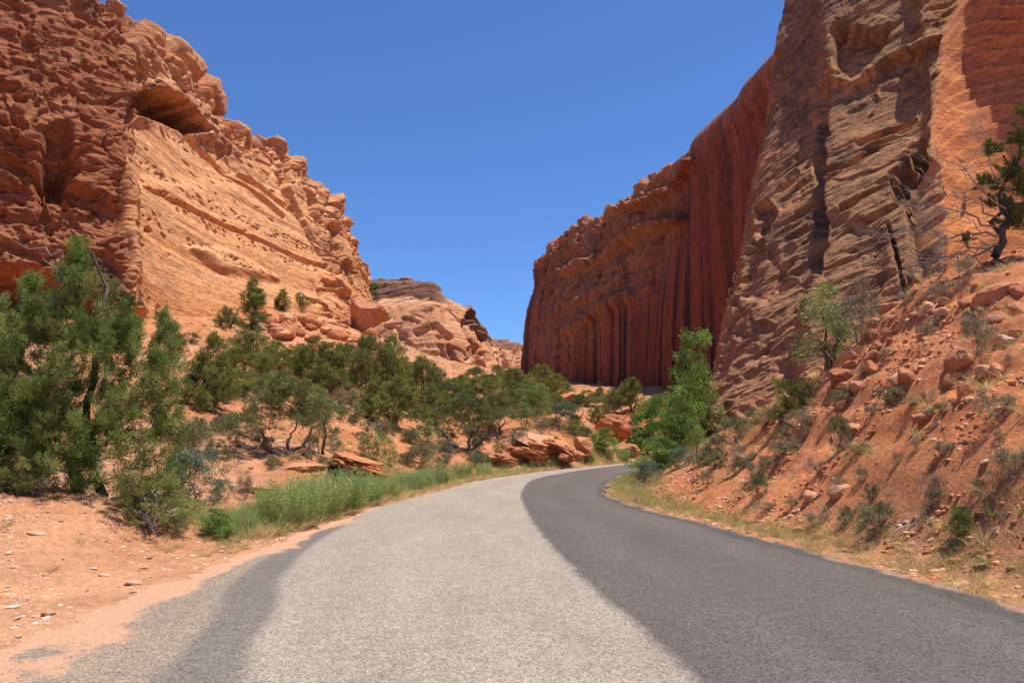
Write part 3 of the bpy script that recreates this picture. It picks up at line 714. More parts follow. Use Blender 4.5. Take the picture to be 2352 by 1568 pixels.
D_ = [[(400,880,330),(400,800,335),(400,740,345),(400,700,360),(400,680,390)],
      [(700,880,310),(700,800,315),(700,740,325),(700,695,345),(700,665,380)],
      [(830,875,298),(830,790,302),(830,735,312),(835,690,330),(840,658,368)],
      [(920,875,288),(920,780,292),(920,730,302),(925,686,320),(928,652,356)],
      [(1000,875,284),(1000,790,287),(1000,738,294),(1000,698,308),(988,666,342)],
      [(1055,875,290),(1062,820,291),(1060,770,296),(1052,728,306),(1038,702,322)],
      [(1100,875,310),(1108,840,311),(1104,800,315),(1094,768,321),(1076,740,334)],
      [(1142,875,340),(1140,850,342),(1132,820,346),(1120,790,353),(1102,758,366)],
      [(1130,875,430),(1126,850,430),(1116,825,434),(1104,795,440),(1090,770,450)]]
far_cliff(D_, [(-30, 60, 0)] * 9, 420, 300, 'pale orange domed mesa with a dark layered cap, behind the junipers at the canyon bend', 'near_mesa', 1, .9)
E_ = [[(1060,872,600),(1060,840,602),(1060,815,606),(1060,798,616),(1060,784,650)],
      [(1125,872,600),(1125,840,602),(1125,815,606),(1125,798,616),(1122,784,650)],
      [(1160,872,606),(1160,840,608),(1160,817,612),(1160,801,620),(1158,786,650)],
      [(1190,872,612),(1190,845,614),(1190,822,618),(1190,806,626),(1188,792,652)],
      [(1207,872,620),(1208,850,622),(1207,826,626),(1206,810,634),(1204,800,656)],
      [(1260,872,640),(1260,850,640),(1260,830,645),(1260,815,650),(1260,805,660)]]
far_cliff(E_, [(0, 80, 0)] * 6, 260, 180, 'farthest small red mesa in the gap between the cliffs', 'far_mesa', 1.3, .8)

# ------------------------------------------------------------------ rocks
def ico(sub):
    bm = bmesh.new(); bmesh.ops.create_icosphere(bm, subdivisions=sub, radius=1)
    V = np.array([v.co[:] for v in bm.verts]); Fc = np.array([[v.index for v in f.verts] for f in bm.faces]); bm.free()
    V /= np.linalg.norm(V, axis=1, keepdims=True); return V, Fc
ICO = {k: ico(k) for k in (3, 4, 5, 6)}
def rock_mesh(seed, sub=4, planes=11, flat=(1, 1, .7), noise_=.06, col=(.52, .22, .11), strata=0.0, var=.25):
    r = np.random.RandomState(seed); V, Fc = ICO[sub]
    n = r.normal(size=(planes, 3)); n /= np.linalg.norm(n, axis=1, keepdims=True); d = r.uniform(.62, 1.0, planes)
    dots = V @ n.T; rad = np.where(dots > .05, d / np.maximum(dots, .05), 9).min(1); rad = np.minimum(rad, 1.15)
    P = V * rad[:, None] * np.array(flat)
    o = P + seed * 3.7
    disp = fbm(o, .7, 3, seed) * noise_ * 1.2 + fbm(o, .22, 3, seed + 3) * noise_ * .5
    P = P * (1 + disp)[:, None]
    if strata:
        lay = np.c_[P[:, 0] * .15, P[:, 1] * .15, P[:, 2]]; s = (ridged(lay, .22, 3, seed + 9) - .4) * strata
        P[:, :2] *= (1 + s)[:, None]
    k = sst(-.5, .5, fbm(o, .8, 3, seed + 5))[:, None]; cc = np.array(col) * (1 - var * k) + np.array([.62, .36, .22]) * var * k
    return P, Fc, cc
ROCKS = [make_mesh('rock', *(lambda q: (q[0], q[1]))(rock_mesh(500 + k, 3, 7 + k % 3, (1, rnd.uniform(.7, 1), rnd.uniform(.45, .85)), .02, [(.52, .22, .11), (.47, .18, .085), (.58, .29, .16)][k % 3])), False,
                   rock_mesh(500 + k, 3, 9 + k % 4, (1, 1, 1), .05, [(.52, .22, .11), (.47, .18, .085), (.58, .29, .16)][k % 3])[2]) for k in range(12)]
PALE = [make_mesh('stone', *(lambda q: (q[0], q[1]))(rock_mesh(600 + k, 3, 9, (1, .75, .35), .05)), False, np.tile([[.66, .48, .37], [.60, .36, .24], [.72, .60, .50]][k % 3], (len(ICO[3][0]), 1))) for k in range(6)]
def place_rock(name, me, pos, size, label, cat, group=None, tilt=.5, m=None):
    o = link(name, me, m or M_STONE); o.location = pos
    o.rotation_euler = (rnd.uniform(-tilt, tilt), rnd.uniform(-tilt, tilt), rnd.uniform(0, 6.28))
    o.scale = (size, size, size) if not hasattr(size, '__len__') else size
    return tag(o, label, cat, group)
def big_rock(px, py, wpx, hpx, d, seed, label, rot=0, tilt=(0, 0), depth=.8, planes=12, strata=.05, name='boulder', col=(.55, .24, .12), sub=5, noise_=.05):
    """a rock with its own mesh: centre px,py; apparent size wpx x hpx at distance d"""
    P, Fc, cc = rock_mesh(seed, sub, planes, (1, 1, 1), noise_, col, strata)
    lo, hi = P.min(0), P.max(0); P = (P - (lo + hi) / 2) / ((hi - lo) / 2)
    w = wpx / F * d / 2; h = hpx / F * d / 2
    P = P * np.array([w, w * depth, h])
    R_ = np.array(Matrix.Rotation(tilt[0], 3, 'Y') @ Matrix.Rotation(tilt[1], 3, 'X')); P = P @ R_.T
    me = make_mesh(name, P, Fc, True, cc); me.set_sharp_from_angle(angle=math.radians(28)) if hasattr(me, 'set_sharp_from_angle') else None
    o = link(name, me, M_ROCK); o.location = W(px, py, d); tag(o, label, 'boulder' if name == 'boulder' else 'rock'); return o

# ------------------------------------------------------------------ plants
def unit(v): return v / (np.linalg.norm(v, axis=-1, keepdims=True) + 1e-9)
def limb(mb, a, b, ra, rb, wob=.08, n=7, c=(.16, .12, .10), sides=5, sag=0.0):
    a = np.asarray(a, float); b = np.asarray(b, float); L = np.linalg.norm(b - a); t_ = np.linspace(0, 1, n)[:, None]
    p = a + (b - a) * t_; w = np.cumsum(rs.normal(size=(n, 3)), axis=0); w -= w[0] + (w[-1] - w[0]) * t_
    p = p + w * wob * L / n ** .5; p[:, 2] += sag * L * np.sin(t_[:, 0] * math.pi)
    mb.tube(p, np.linspace(ra, rb, n), sides, c); return p
def juniper_arrays(h, cones, nclump, nsprig, clump_r, sprig, stems=3, cols=((.055, .085, .035), (.085, .115, .045), (.04, .065, .03)), open_=.0, dead=3, trunk_r=.05, base_z=0.0, bark=(.15, .11, .09), up=.6, droop=.0, plume=.8):
    """cones: (x, y, z0, z1, r0, r1): volumes the crown fills, metres. returns trunk, crown builders"""
    T = MB(); Cw = MB(); Cn = []
    wts = np.array([(c[3] - c[2]) * (c[4] + max(c[5], 0)) ** 1.5 for c in cones]); wts /= wts.sum()
    for k in range(nclump):
        q = cones[rs.choice(len(cones), p=wts)] if k >= len(cones) * 4 else cones[k % len(cones)]
        f = rs.uniform(0, 1) if k >= len(cones) * 4 else rs.uniform(.55, 1)
        z = q[2] + (q[3] - q[2]) * f
        r = (q[4] * (1 - f) ** .75 + q[5]) if q[5] >= 0 else q[4] * math.sqrt(max(.02, 1 - (2 * f - 1) ** 2)); a = rs.uniform(0, 6.283); rr = r * math.sqrt(rs.uniform(.1 if k % 3 else .6, 1.05))
        Cn.append((q[0] + math.cos(a) * rr, q[1] + math.sin(a) * rr, z))
    Cn = np.array(Cn)
    # stems
    xs, ys = Cn[:, 0].mean(), Cn[:, 1].mean(); tops = []
    for s_ in range(stems):
        q = cones[s_ % len(cones)]; tip = np.array([q[0] + rs.normal() * .03 * h, q[1] + rs.normal() * .03 * h, q[2] + (q[3] - q[2]) * .85])
        st_ = np.array([rs.normal() * trunk_r * h * .5, rs.normal() * trunk_r * h * .5, base_z - .06 * h])
        p = limb(T, st_, tip, trunk_r * h * (1 if s_ == 0 else .65), trunk_r * h * .06, .12, 14, bark, 8); tops.append(p)
    sk = np.concatenate(tops)
    nodes = [sk]; od = np.argsort(np.min(np.linalg.norm(Cn[:, None] - sk[None], axis=2), axis=1))
    for ci in od:                                 # every clump hangs from the nearest branch already grown
        cpt = Cn[ci]; A_n = np.concatenate(nodes); d = np.linalg.norm(A_n - cpt, axis=1) + np.maximum(0, A_n[:, 2] - cpt[2]) * 1.2
        j = int(np.argmin(d)); L_ = np.linalg.norm(A_n[j] - cpt); p = limb(T, A_n[j], cpt, trunk_r * h * min(.22, .07 + .25 * L_ / h), trunk_r * h * .05, .2, 5, bark, 4); nodes.append(p[1:])
    for k in range(dead):
        j = rs.randint(len(sk) // 3, len(sk)); a = rs.uniform(0, 6.28); L = h * rs.uniform(.15, .35)
        limb(T, sk[j], sk[j] + L * np.array([math.cos(a), math.sin(a), rs.uniform(-.3, .6)]), trunk_r * h * .12, trunk_r * h * .02, .25, 8, (.36, .33, .30), 4)
    R_ = clump_r * rs.uniform(.35, 1.35, len(Cn)); cc = np.array(cols)[rs.randint(len(cols), size=len(Cn))] * rs.uniform(.8, 1.25, (len(Cn), 1))
    per = (nsprig * R_ ** 2 / (R_ ** 2).sum()).astype(int) + 4; idx = np.repeat(np.arange(len(Cn)), per); M_ = len(idx)
    d = unit(rs.normal(size=(M_, 3))); rad = R_[idx] * rs.uniform(0, 1, M_) ** (1 / 2.2)
    # clumps are broken into finger-like tufts
    tu = unit(rs.normal(size=(len(Cn), 9, 3)) + np.array([0, 0, .5])); pick = rs.randint(9, size=M_); d = unit(d * .8 + tu[idx, pick] * .9)
    Pp = Cn[idx] + d * rad[:, None] * np.array([1, 1, .85])
    if plume:                                     # each clump is a bundle of pointed, upswept fingers
        ctr = Cn.mean(0); K = 7; ax = unit(unit(Cn - ctr)[:, None] * .5 + rs.normal(size=(len(Cn), K, 3)) * .55 + np.array([0, 0, plume])); pk = rs.randint(K, size=M_)
        t_ = rs.uniform(0, 1, M_) ** .8; perp = rs.normal(size=(M_, 3)); al = ax[idx, pk]
        wv = (.30 * (1 - t_) ** .7 + .04)[:, None] * R_[idx][:, None]; Pp = Cn[idx] + al * (t_ * R_[idx] * rs.uniform(1.2, 1.5, M_))[:, None] + perp * wv * .75; d = unit(al + perp * .5)
    D = unit(d * .6 + rs.normal(size=(M_, 3)) * .8 + np.array([0, 0, up]))
    col = cc[idx] * rs.uniform(.75, 1.3, (M_, 1))
    Cw.blades(Pp, D, sprig * rs.uniform(.6, 1.4, M_), sprig * .3 * rs.uniform(.6, 1.3, M_), col, droop)
    return T, Cw
def tree_obj(name, T, Cw, loc, label, cat='tree', group=None, leaf=None, crown='crown'):
    root = bpy.data.objects.new(name, None); COL.objects.link(root); root.location = loc; root.empty_display_size = .3
    tag(root, label, cat, group)
    if T is not None: link('trunk' if crown == 'crown' else 'stems', T if isinstance(T, bpy.types.Mesh) else T.mesh('trunk', True), M_BARK, root)
    link(crown, Cw if isinstance(Cw, bpy.types.Mesh) else Cw.mesh(crown), leaf or M_LEAF, root)
    return root

# prototypes, one metre tall
def blob_cones(kind, r):
    if kind == 'round': return [(0, 0, .15, .95, .42, .05)] + [(r.uniform(-.28, .28), r.uniform(-.28, .28), r.uniform(.15, .3), r.uniform(.6, .9), .24, .05) for _ in range(4)]
    if kind == 'cone': return [(0, 0, .04, 1.0, .36, .01), (.12, .05, .05, .7, .26, .02), (-.13, 0, .05, .62, .26, .02)]
    if kind == 'open': return [(r.uniform(-.4, .4), r.uniform(-.4, .4), z, z + .16, .26, .05) for z in (.34, .45, .55, .66, .78, .5, .62)] + [(0, 0, .7, .95, .22, .05)]
    if kind == 'lobes': return [(r.uniform(-.22, .22), r.uniform(-.22, .22), z, z + r.uniform(.2, .36), r.uniform(.16, .27) * (1.15 - z), -1) for z in (.02, .06, .1, .2, .28, .38, .46, .55, .66)] + [(0.03, 0, .76, 1.0, .13, -1)]
    if kind == 'low': return [(r.uniform(-.45, .45), r.uniform(-.3, .3), .05, r.uniform(.6, .95), .38, .08) for _ in range(6)]
    if kind == 'tall': return [(0, 0, .12, 1.0, .24, .02), (.12, 0, .1, .75, .2, .03), (-.13, .05, .12, .66, .2, .03)]
JG = ((.17, .21, .042), (.22, .255, .06), (.125, .16, .035), (.26, .265, .085))
PG = ((.15, .18, .055), (.19, .215, .075), (.11, .13, .045))
PROTO = {}
def mkproto(key, kind, n=1, **kw):
    L = []
    for k in range(n):
        cones = blob_cones(kind, np.random.RandomState(40 + k * 7 + len(key)))
        T, Cw = juniper_arrays(1.0, cones, **kw); L.append((T.mesh('trunk', True), Cw.mesh('crown')))
    PROTO[key] = L
mkproto('round', 'round', 3, nclump=170, nsprig=21000, clump_r=.085, sprig=.028, cols=JG, dead=5)
mkproto('cone', 'cone', 2, nclump=190, nsprig=20000, clump_r=.07, sprig=.027, cols=JG, dead=2)
mkproto('open', 'open', 3, nclump=150, nsprig=17000, clump_r=.075, sprig=.028, cols=PG, plume=.35, dead=8, stems=3, trunk_r=.038)
mkproto('low', 'low', 2, nclump=190, nsprig=22000, clump_r=.10, sprig=.032, cols=JG, dead=5)
mkproto('tall', 'tall', 2, nclump=140, nsprig=14000, clump_r=.07, sprig=.028, cols=JG, dead=2)
LG = ((.22, .30, .08), (.18, .25, .07), (.27, .33, .11)); BG = ((.17, .30, .055), (.23, .36, .075), (.12, .22, .045))
mkproto('pale', 'round', 2, plume=0, nclump=75, nsprig=4200, clump_r=.11, sprig=.036, cols=LG, dead=3, trunk_r=.028, stems=4, up=.2)
mkproto('sapling', 'tall', 2, plume=0, nclump=55, nsprig=2000, clump_r=.10, sprig=.045, cols=LG, dead=1, trunk_r=.018, stems=4, up=.3)
mkproto('broad', 'lobes', 3, plume=0, nclump=120, nsprig=8000, clump_r=.085, sprig=.04, cols=BG, dead=1, trunk_r=.03, stems=4, up=-.1, droop=.3)
SG = ((.23, .23, .11), (.29, .28, .15), (.17, .18, .085)); GG = ((.38, .30, .21), (.31, .25, .17), (.24, .22, .12))
SB = ((.14, .20, .13), (.18, .24, .16)); 
mkproto('sage', 'low', 2, nclump=70, nsprig=5000, clump_r=.16, sprig=.06, cols=SG, dead=8, trunk_r=.022, stems=5, bark=(.22, .19, .17))
mkproto('grey', 'low', 2, nclump=60, nsprig=2600, clump_r=.18, sprig=.07, cols=GG, dead=14, trunk_r=.018, stems=6, bark=(.27, .24, .22))
mkproto('silver', 'low', 1, nclump=70, nsprig=6000, clump_r=.15, sprig=.055, cols=SB, dead=3, trunk_r=.02, stems=5)
USED = set()
def plant(key, px, pyb, pyt, wpx, label, name='juniper', cat='tree', d=None, group=None, rot=None, k=None):
    g = hit(px, pyb) if d is None else W(px, pyb, d)
    h = (pyb - pyt) / F * g[1] * 1.0; w = wpx / F * g[1]
    L = PROTO[key]; T, Cw = L[(rnd.randrange(len(L)) if k is None else k) % len(L)]
    ref = {'cone': .72, 'tall': .55, 'open': .85, 'low': 1.15, 'round': .85, 'broad': .62}.get(key, .95)
    if key in ('sage', 'grey', 'silver'): ref = 1.25
    if key == 'sapling': ref = .6
    broad = key in ('pale', 'sapling', 'broad'); shrub = key in ('sage', 'grey', 'silver')
    o = tree_obj(name, T, Cw, (g[0], g[1], g[2] - .03 * h), label, cat, group, M_LEAFB if broad else M_LEAF, 'foliage' if shrub else 'crown')
    if shrub and name == 'juniper': o.name = 'shrub'
    s_ = w / ref; o.scale = (s_, s_, h); o.rotation_euler[2] = rnd.uniform(0, 6.28) if rot is None else rot
    return o

# the big juniper at the left
d0 = 13.2; gx, gy, gz = (W(210, 1135, d0)[0], d0, float(tz(W(210, 1135, d0)[0], d0)[0]))
def cone_px(ax, ytop, ybot, rpx, dy=0.0, r1=.03):
    c_ = W(ax, ytop, d0); b_ = W(ax, ybot, d0); return (c_[0] - gx, dy, b_[2] - gz, c_[2] - gz, rpx / F * d0, r1)
BC = [cone_px(183, 548, 720, 34, 0), cone_px(181, 560, 700, 26, .05), cone_px(180, 600, 800, 85, 0), cone_px(110, 620, 900, 90, .4), cone_px(60, 650, 980, 100, .2), cone_px(238, 650, 860, 55, .3),
      cone_px(290, 740, 1000, 70, .1), cone_px(300, 705, 960, 55, -.2), cone_px(375, 742, 1000, 55, 0), cone_px(345, 720, 1020, 70, .5), cone_px(20, 740, 1060, 110, -.4), cone_px(130, 720, 1080, 150, -.6), cone_px(250, 760, 1080, 130, -.7),
      cone_px(370, 830, 1060, 75, -.3), cone_px(60, 880, 1100, 130, -.8), cone_px(-70, 720, 1080, 130, 0), cone_px(320, 900, 1130, 95, -.7), cone_px(140, 900, 1125, 125, -.6), cone_px(60, 950, 1130, 120, -.3), cone_px(265, 960, 1125, 70, -.4), cone_px(360, 960, 1120, 60, .2), cone_px(250, 700, 900, 60, -.1), cone_px(205, 930, 1138, 95, -.9), cone_px(110, 1000, 1138, 110, -.8), cone_px(183, 600, 800, 60, -.2), cone_px(-20, 700, 1000, 80, .3)]
T, Cw = juniper_arrays(4.4, BC, 1500, 520000, .17, .034, stems=3, cols=((.14, .205, .042), (.19, .255, .06), (.10, .15, .035), (.25, .30, .10)), dead=5, trunk_r=.021, bark=(.12, .09, .075), up=.8, plume=1.25)
tree_obj('juniper', T, Cw, (gx, gy, gz), 'big bushy green juniper with a pointed leader, at the left above the stony dirt mound', 'tree')

TR = [  # prototype, px, foot, top, width, label
 ('round', 12, 880, 715, 90, 'dark juniper mostly hidden behind the left side of the big juniper'),
 ('cone', 482, 938, 775, 125, 'dense dark cone-shaped juniper next to the big juniper'),
 ('low', 560, 862, 748, 165, 'broad bushy juniper behind the dense dark cone-shaped one'),
 ('round', 632, 852, 782, 85, 'small rounded juniper under the long leaning slab boulder'),
 ('tall', 580, 756, 640, 85, 'tallest of the three junipers at the foot of the orange cliff face'),
 ('tall', 648, 713, 666, 45, 'pointed small juniper, middle of the three by the cliff foot'),
 ('round', 688, 714, 673, 42, 'smallest juniper of the three by the cliff foot, nearest the cliff corner'),
 ('open', 505, 704, 676, 42, 'tiny wind-bent pine leaning on the slickrock slope'),
 ('low', 528, 754, 700, 55, 'low scrubby juniper beside the split slab boulder'),
 ('round', 722, 890, 770, 115, 'dark round juniper below the boulder talus'),
 ('round', 785, 905, 785, 120, 'dark juniper just right of the round one below the talus'),
 ('open', 842, 925, 768, 115, 'juniper with bare silvery dead limbs below the great perched boulder'),
 ('round', 898, 915, 768, 100, 'leafy tall juniper right of the one with dead silvery limbs'),
 ('round', 968, 905, 818, 90, 'dark juniper in front of the pale domed mesa'),
 ('round', 912, 985, 862, 135, 'juniper with a thick dark trunk and a dead white spike in its crown'),
 ('cone', 985, 965, 868, 75, 'dense dark juniper between the thick-trunked one and the spreading pinyon'),
 ('open', 655, 1042, 872, 195, 'wide open dark pinyon casting black shade above the slickrock ledge'),
 ('open', 1073, 1032, 905, 150, 'spreading flat-tiered pinyon pine above the roadside ledges'),
 ('open', 1150, 1000, 905, 100, 'gnarled pinyon beside the flat-tiered pinyon'),
 ('open', 1035, 950, 872, 95, 'thin-crowned pinyon on the low ridge below the mesa'),
 ('round', 1105, 925, 862, 95, 'grey-green juniper behind the gnarled pinyon'),
 ('round', 1245, 922, 838, 90, 'full juniper in front of the foot of the dark streaked wall'),
 ('round', 1178, 905, 843, 75, 'bright leafy juniper in the gap below the farthest mesa'),
 ('open', 1330, 965, 905, 55, 'small thin pinyon with a bare trunk, on the bank behind the ledges'),
 ('round', 1452, 950, 868, 65, 'upright dark juniper against the streaked wall'),
 ('round', 1510, 945, 905, 62, 'low juniper left of the tall bright cottonwood'),
 ('cone', 1378, 925, 882, 30, 'small pointed juniper against the black streaks of the wall'),
 ('round', 1350, 935, 895, 60, 'olive juniper beside the small pointed one under the wall'),
 ('round', 1290, 905, 868, 45, 'small juniper at the left foot of the streaked wall'),
 ('low', 1420, 935, 890, 60, 'low bushy juniper between the small pointed one and the upright one'),
 ('round', 1062, 900, 860, 70, 'juniper on the skyline ridge below the mesa cliff'),
 ('round', 1000, 895, 845, 60, 'small round juniper on the skyline ridge left of the others'),
 ('low', 1222, 955, 900, 80, 'shrubby juniper above the pale bank in the middle of the valley'),
 ('round', 1040, 925, 868, 80, 'leafy juniper between the thin-crowned pinyon and the gnarled one'),
 ('low', 1140, 950, 905, 90, 'low green juniper behind the gnarled pinyon crown'),
 ('round', 1010, 960, 900, 80, 'dark juniper left of the flat-tiered pinyon'),
 ('cone', 945, 950, 880, 60, 'narrow juniper peeping over the thick-trunked one'),
 ('round', 850, 965, 905, 75, 'small juniper below the dead silvery limbs'),
 ('round', 1150, 900, 858, 60, 'green juniper on the ridge just left of the gap'),
 ('low', 1205, 930, 880, 80, 'olive juniper left of the full one at the wall foot'),
 ('round', 1275, 945, 905, 55, 'small juniper on the crest of the pale bank'),
 ('round', 530, 905, 845, 90, 'green juniper behind the top of the dense dark cone-shaped one'),
 ('low', 600, 905, 870, 75, 'low juniper beneath the broad bushy one'),
 ('round', 690, 825, 790, 50, 'small green juniper at the lower edge of the talus'),
 ('low', 880, 870, 830, 80, 'dark juniper scrub below the boulder at the cliff corner'),
 ('round', 930, 870, 820, 70, 'round juniper in front of the foot of the domed mesa'),
 ('low', 1480, 960, 915, 70, 'low dark juniper between the upright one and the cottonwood'),
 ('open', 1405, 960, 905, 60, 'thin pinyon above the red hollow beyond the road'),
 ('round', 405, 830, 765, 60, 'dark juniper just over the right shoulder of the big juniper'),
 ('low', 1832, 950, 868, 110, 'low dark juniper leaning on the rock at the end of the red bank')]
for a_ in TR: plant(*a_)
TR2 = [
 ('pale', 740, 1043, 888, 100, 'pale leafy tree with a slim reddish forked trunk beside the wide dark pinyon', 'leafy_tree'),
 ('pale', 885, 930, 855, 80, 'pale green leafy tree among the dark junipers below the perched boulder', 'leafy_tree'),
 ('pale', 1207, 990, 920, 62, 'pale feathery young tree behind the roadside ledges', 'leafy_tree'),
 ('sapling', 862, 1058, 978, 80, 'yellow-green sapling above the dark overhanging ledge', 'sapling'),
 ('sapling', 895, 1072, 1010, 50, 'smaller sapling at the right end of the dark overhanging ledge', 'sapling'),
 ('sapling', 985, 1040, 962, 55, 'slender yellow-green sapling left of the flat-tiered pinyon', 'sapling'),
 ('sapling', 818, 972, 928, 25, 'narrow green sapling alone on the pale slope', 'sapling'),
 ('sapling', 1255, 985, 930, 45, 'thin sapling on the pale bank in the middle of the valley', 'sapling'),
 ('broad', 1592, 1010, 752, 115, 'tall bright green cottonwood between the streaked wall and the buttress', 'cottonwood'),
 ('broad', 1535, 1062, 905, 100, 'bushy bright green box elder at the road bend below the tall cottonwood', 'box_elder'),
 ('broad', 1568, 1050, 870, 95, 'wide bright green box elder just below the tall cottonwood', 'box_elder'),
 ('broad', 1500, 1055, 925, 95, 'rounded green box elder at the left of the bright thicket by the bend', 'box_elder'),
 ('broad', 1390, 1048, 982, 85, 'bright green box elder bush in front of the red hollow beyond the road', 'box_elder'),
 ('broad', 1512, 1085, 1005, 95, 'low bright green bush at the inner edge of the road bend', 'box_elder'),
 ('broad', 1600, 1010, 895, 60, 'dark leafy tree tucked against the foot of the buttress', 'box_elder'),
 ('pale', 1905, 850, 640, 235, 'tall green leafy bush at the top edge of the red bank', 'leafy_bush'),
 ('sapling', 1708, 952, 852, 72, 'yellow-green sapling in front of the foot of the buttress', 'sapling'),
 ('sapling', 1640, 998, 905, 75, 'grey-green sapling beside the cottonwood at the foot of the buttress', 'sapling'),
 ('pale', 1600, 1045, 975, 50, 'small olive bush at the bend in front of the buttress foot', 'leafy_bush')]
for k_, px, pb, pt, w_, lb, nm in TR2: plant(k_, px, pb, pt, w_, lb, nm, 'bush' if 'bush' in nm else 'tree')
# small trees on the rims: stand on the rock where the sight line places them
for px, pb, pt, w_, d_, lb in ((1779, 158, 128, 26, 104, 'small dark tree on the rim of the streaked wall'), (1822, 118, 94, 20, 98, 'highest little tree on the rim, touching the leaning buttress'), (1642, 312, 295, 22, 143, 'lone tiny tree lowest on the rim of the streaked wall'),
                               (549, 340, 314, 30, 106, 'shrub beside the capped rock pillar on the left rim'), (697, 428, 405, 24, 120, 'shrub on the left rim below the domed boulders')):
    plant('round', px, pb + 4, pt, w_, lb, 'juniper', 'tree', d_)
SH = [ # shrubs
 ('sage', 1755, 990, 945, 85, 'grey-green brush between the yellow-green sapling and the low dark juniper'), ('sage', 1655, 1040, 1000, 80, 'pale sage below the long grey sagebrush'), ('low', 1795, 975, 930, 60, 'green brush left of the low dark juniper'), ('sage', 1615, 1075, 1040, 60, 'dry brush at the corner of the verge and the bend'), ('sage', 1870, 915, 880, 55, 'grey brush under the tall leafy bush'), ('grey', 2160, 690, 650, 80, 'dry twiggy brush on the crest between the bare limbs and the red blocks'), ('grey', 2230, 640, 600, 70, 'dry grass clump at the foot of the half-dead juniper'), ('silver', 1560, 1075, 1030, 70, 'blue-green brush behind the dark shrub at the road bend'),
 ('sage', 30, 1135, 1085, 90, 'grey scrub at the far left under the big juniper'), ('grey', 90, 1138, 1100, 80, 'dry grey twigs under the left boughs of the big juniper'), ('low', 300, 1160, 1110, 90, 'dark shrub hugging the right foot of the big juniper trunk'), ('sage', 400, 1230, 1190, 70, 'brownish shrub between the bleached branch and the lime green bush'), ('low', 400, 1120, 1050, 90, 'green shrub under the right boughs of the big juniper'), ('silver', 505, 1150, 1105, 60, 'small silvery shrub right of the large one'),
 ('sage', 445, 1062, 962, 110, 'grey-green shrub with bare roots behind the right edge of the big juniper'), ('silver', 440, 1165, 1040, 140, 'large silvery green shrub right of the big juniper'),
 ('low', 345, 1195, 1080, 190, 'dark olive shrub in the hollow under the big juniper'), ('sage', 455, 1190, 1150, 90, 'grey sagebrush in front of the silvery shrub'),
 ('sage', 965, 1078, 1022, 105, 'grey-green round shrub beside the road grass below the slender sapling'), ('silver', 1022, 1060, 1012, 42, 'small blue-green shrub beside the flat-tiered pinyon'),
 ('silver', 1485, 1116, 1062, 78, 'dark blue-green shrub at the inside of the road bend'), ('grey', 1975, 790, 665, 120, 'grey twiggy shrub beside the tall leafy bush on the red bank'),
 ('grey', 2243, 815, 722, 95, 'round grey shrub high on the red bank'), ('sage', 1930, 1035, 955, 62, 'bright olive shrub alone on the open red bank'),
 ('sage', 1690, 1018, 962, 120, 'long grey sagebrush at the foot of the buttress'), ('sage', 2020, 1222, 1152, 110, 'olive wind-combed shrub near the road edge on the right'),
 ('grey', 2300, 965, 905, 110, 'grey twiggy brush on the right of the red bank'), ('grey', 2320, 1110, 1040, 110, 'brown twiggy brush low on the red bank'),
 ('sage', 1945, 1208, 1165, 45, 'small olive shrub left of the wind-combed one'), ('grey', 1190, 1040, 985, 60, 'dead grey brush on top of the roadside ledges'),
 ('grey', 565, 1150, 1095, 45, 'grey twiggy shrub on the orange slickrock'), ('grey', 1245, 1000, 960, 45, 'grey shrub on the pale bank behind the ledges'),
 ('low', 1275, 1055, 1005, 50, 'dark green shrub between the two groups of ledges'), ('sage', 1440, 1000, 950, 60, 'grey shrub on top of the red hollow'),
 ('grey', 800, 925, 890, 60, 'pale grey brush left of the dead silvery limbs'), ('grey', 700, 850, 815, 80, 'pale grey brush under the small rounded juniper'),
 ('grey', 880, 1000, 965, 45, 'grey brush left of the thick-trunked juniper'), ('sage', 440, 790, 765, 45, 'dark shrub at the cliff foot above the big juniper'),
 ('silver', 1100, 1075, 1045, 45, 'small grey-green shrub left of the roadside ledges'), ('low', 1320, 1000, 965, 60, 'green shrub on the crest of the pale bank'),
 ('sage', 1640, 1075, 1035, 70, 'dry grey shrub on the verge at the bend'), ('sage', 1745, 1145, 1085, 60, 'dry olive shrub on the lower red bank'), ('low', 2215, 1235, 1170, 80, 'yellow-green bushy weed near the right road verge'),
 ('silver', 1290, 970, 925, 70, 'pale blue-green bush in the valley behind the pale bank'), ('low', 1370, 975, 930, 55, 'green bush above the red hollow'), ('sage', 1130, 985, 945, 45, 'little shrub behind the gnarled pinyon')]
for q in SH: plant(q[0], q[1], q[2], q[3], q[4], q[5], 'shrub', 'shrub')
plant('broad', 498, 1235, 1168, 92, 'small lime green bush at the grassy left verge', 'lime_bush', 'bush')
for q in []: pass
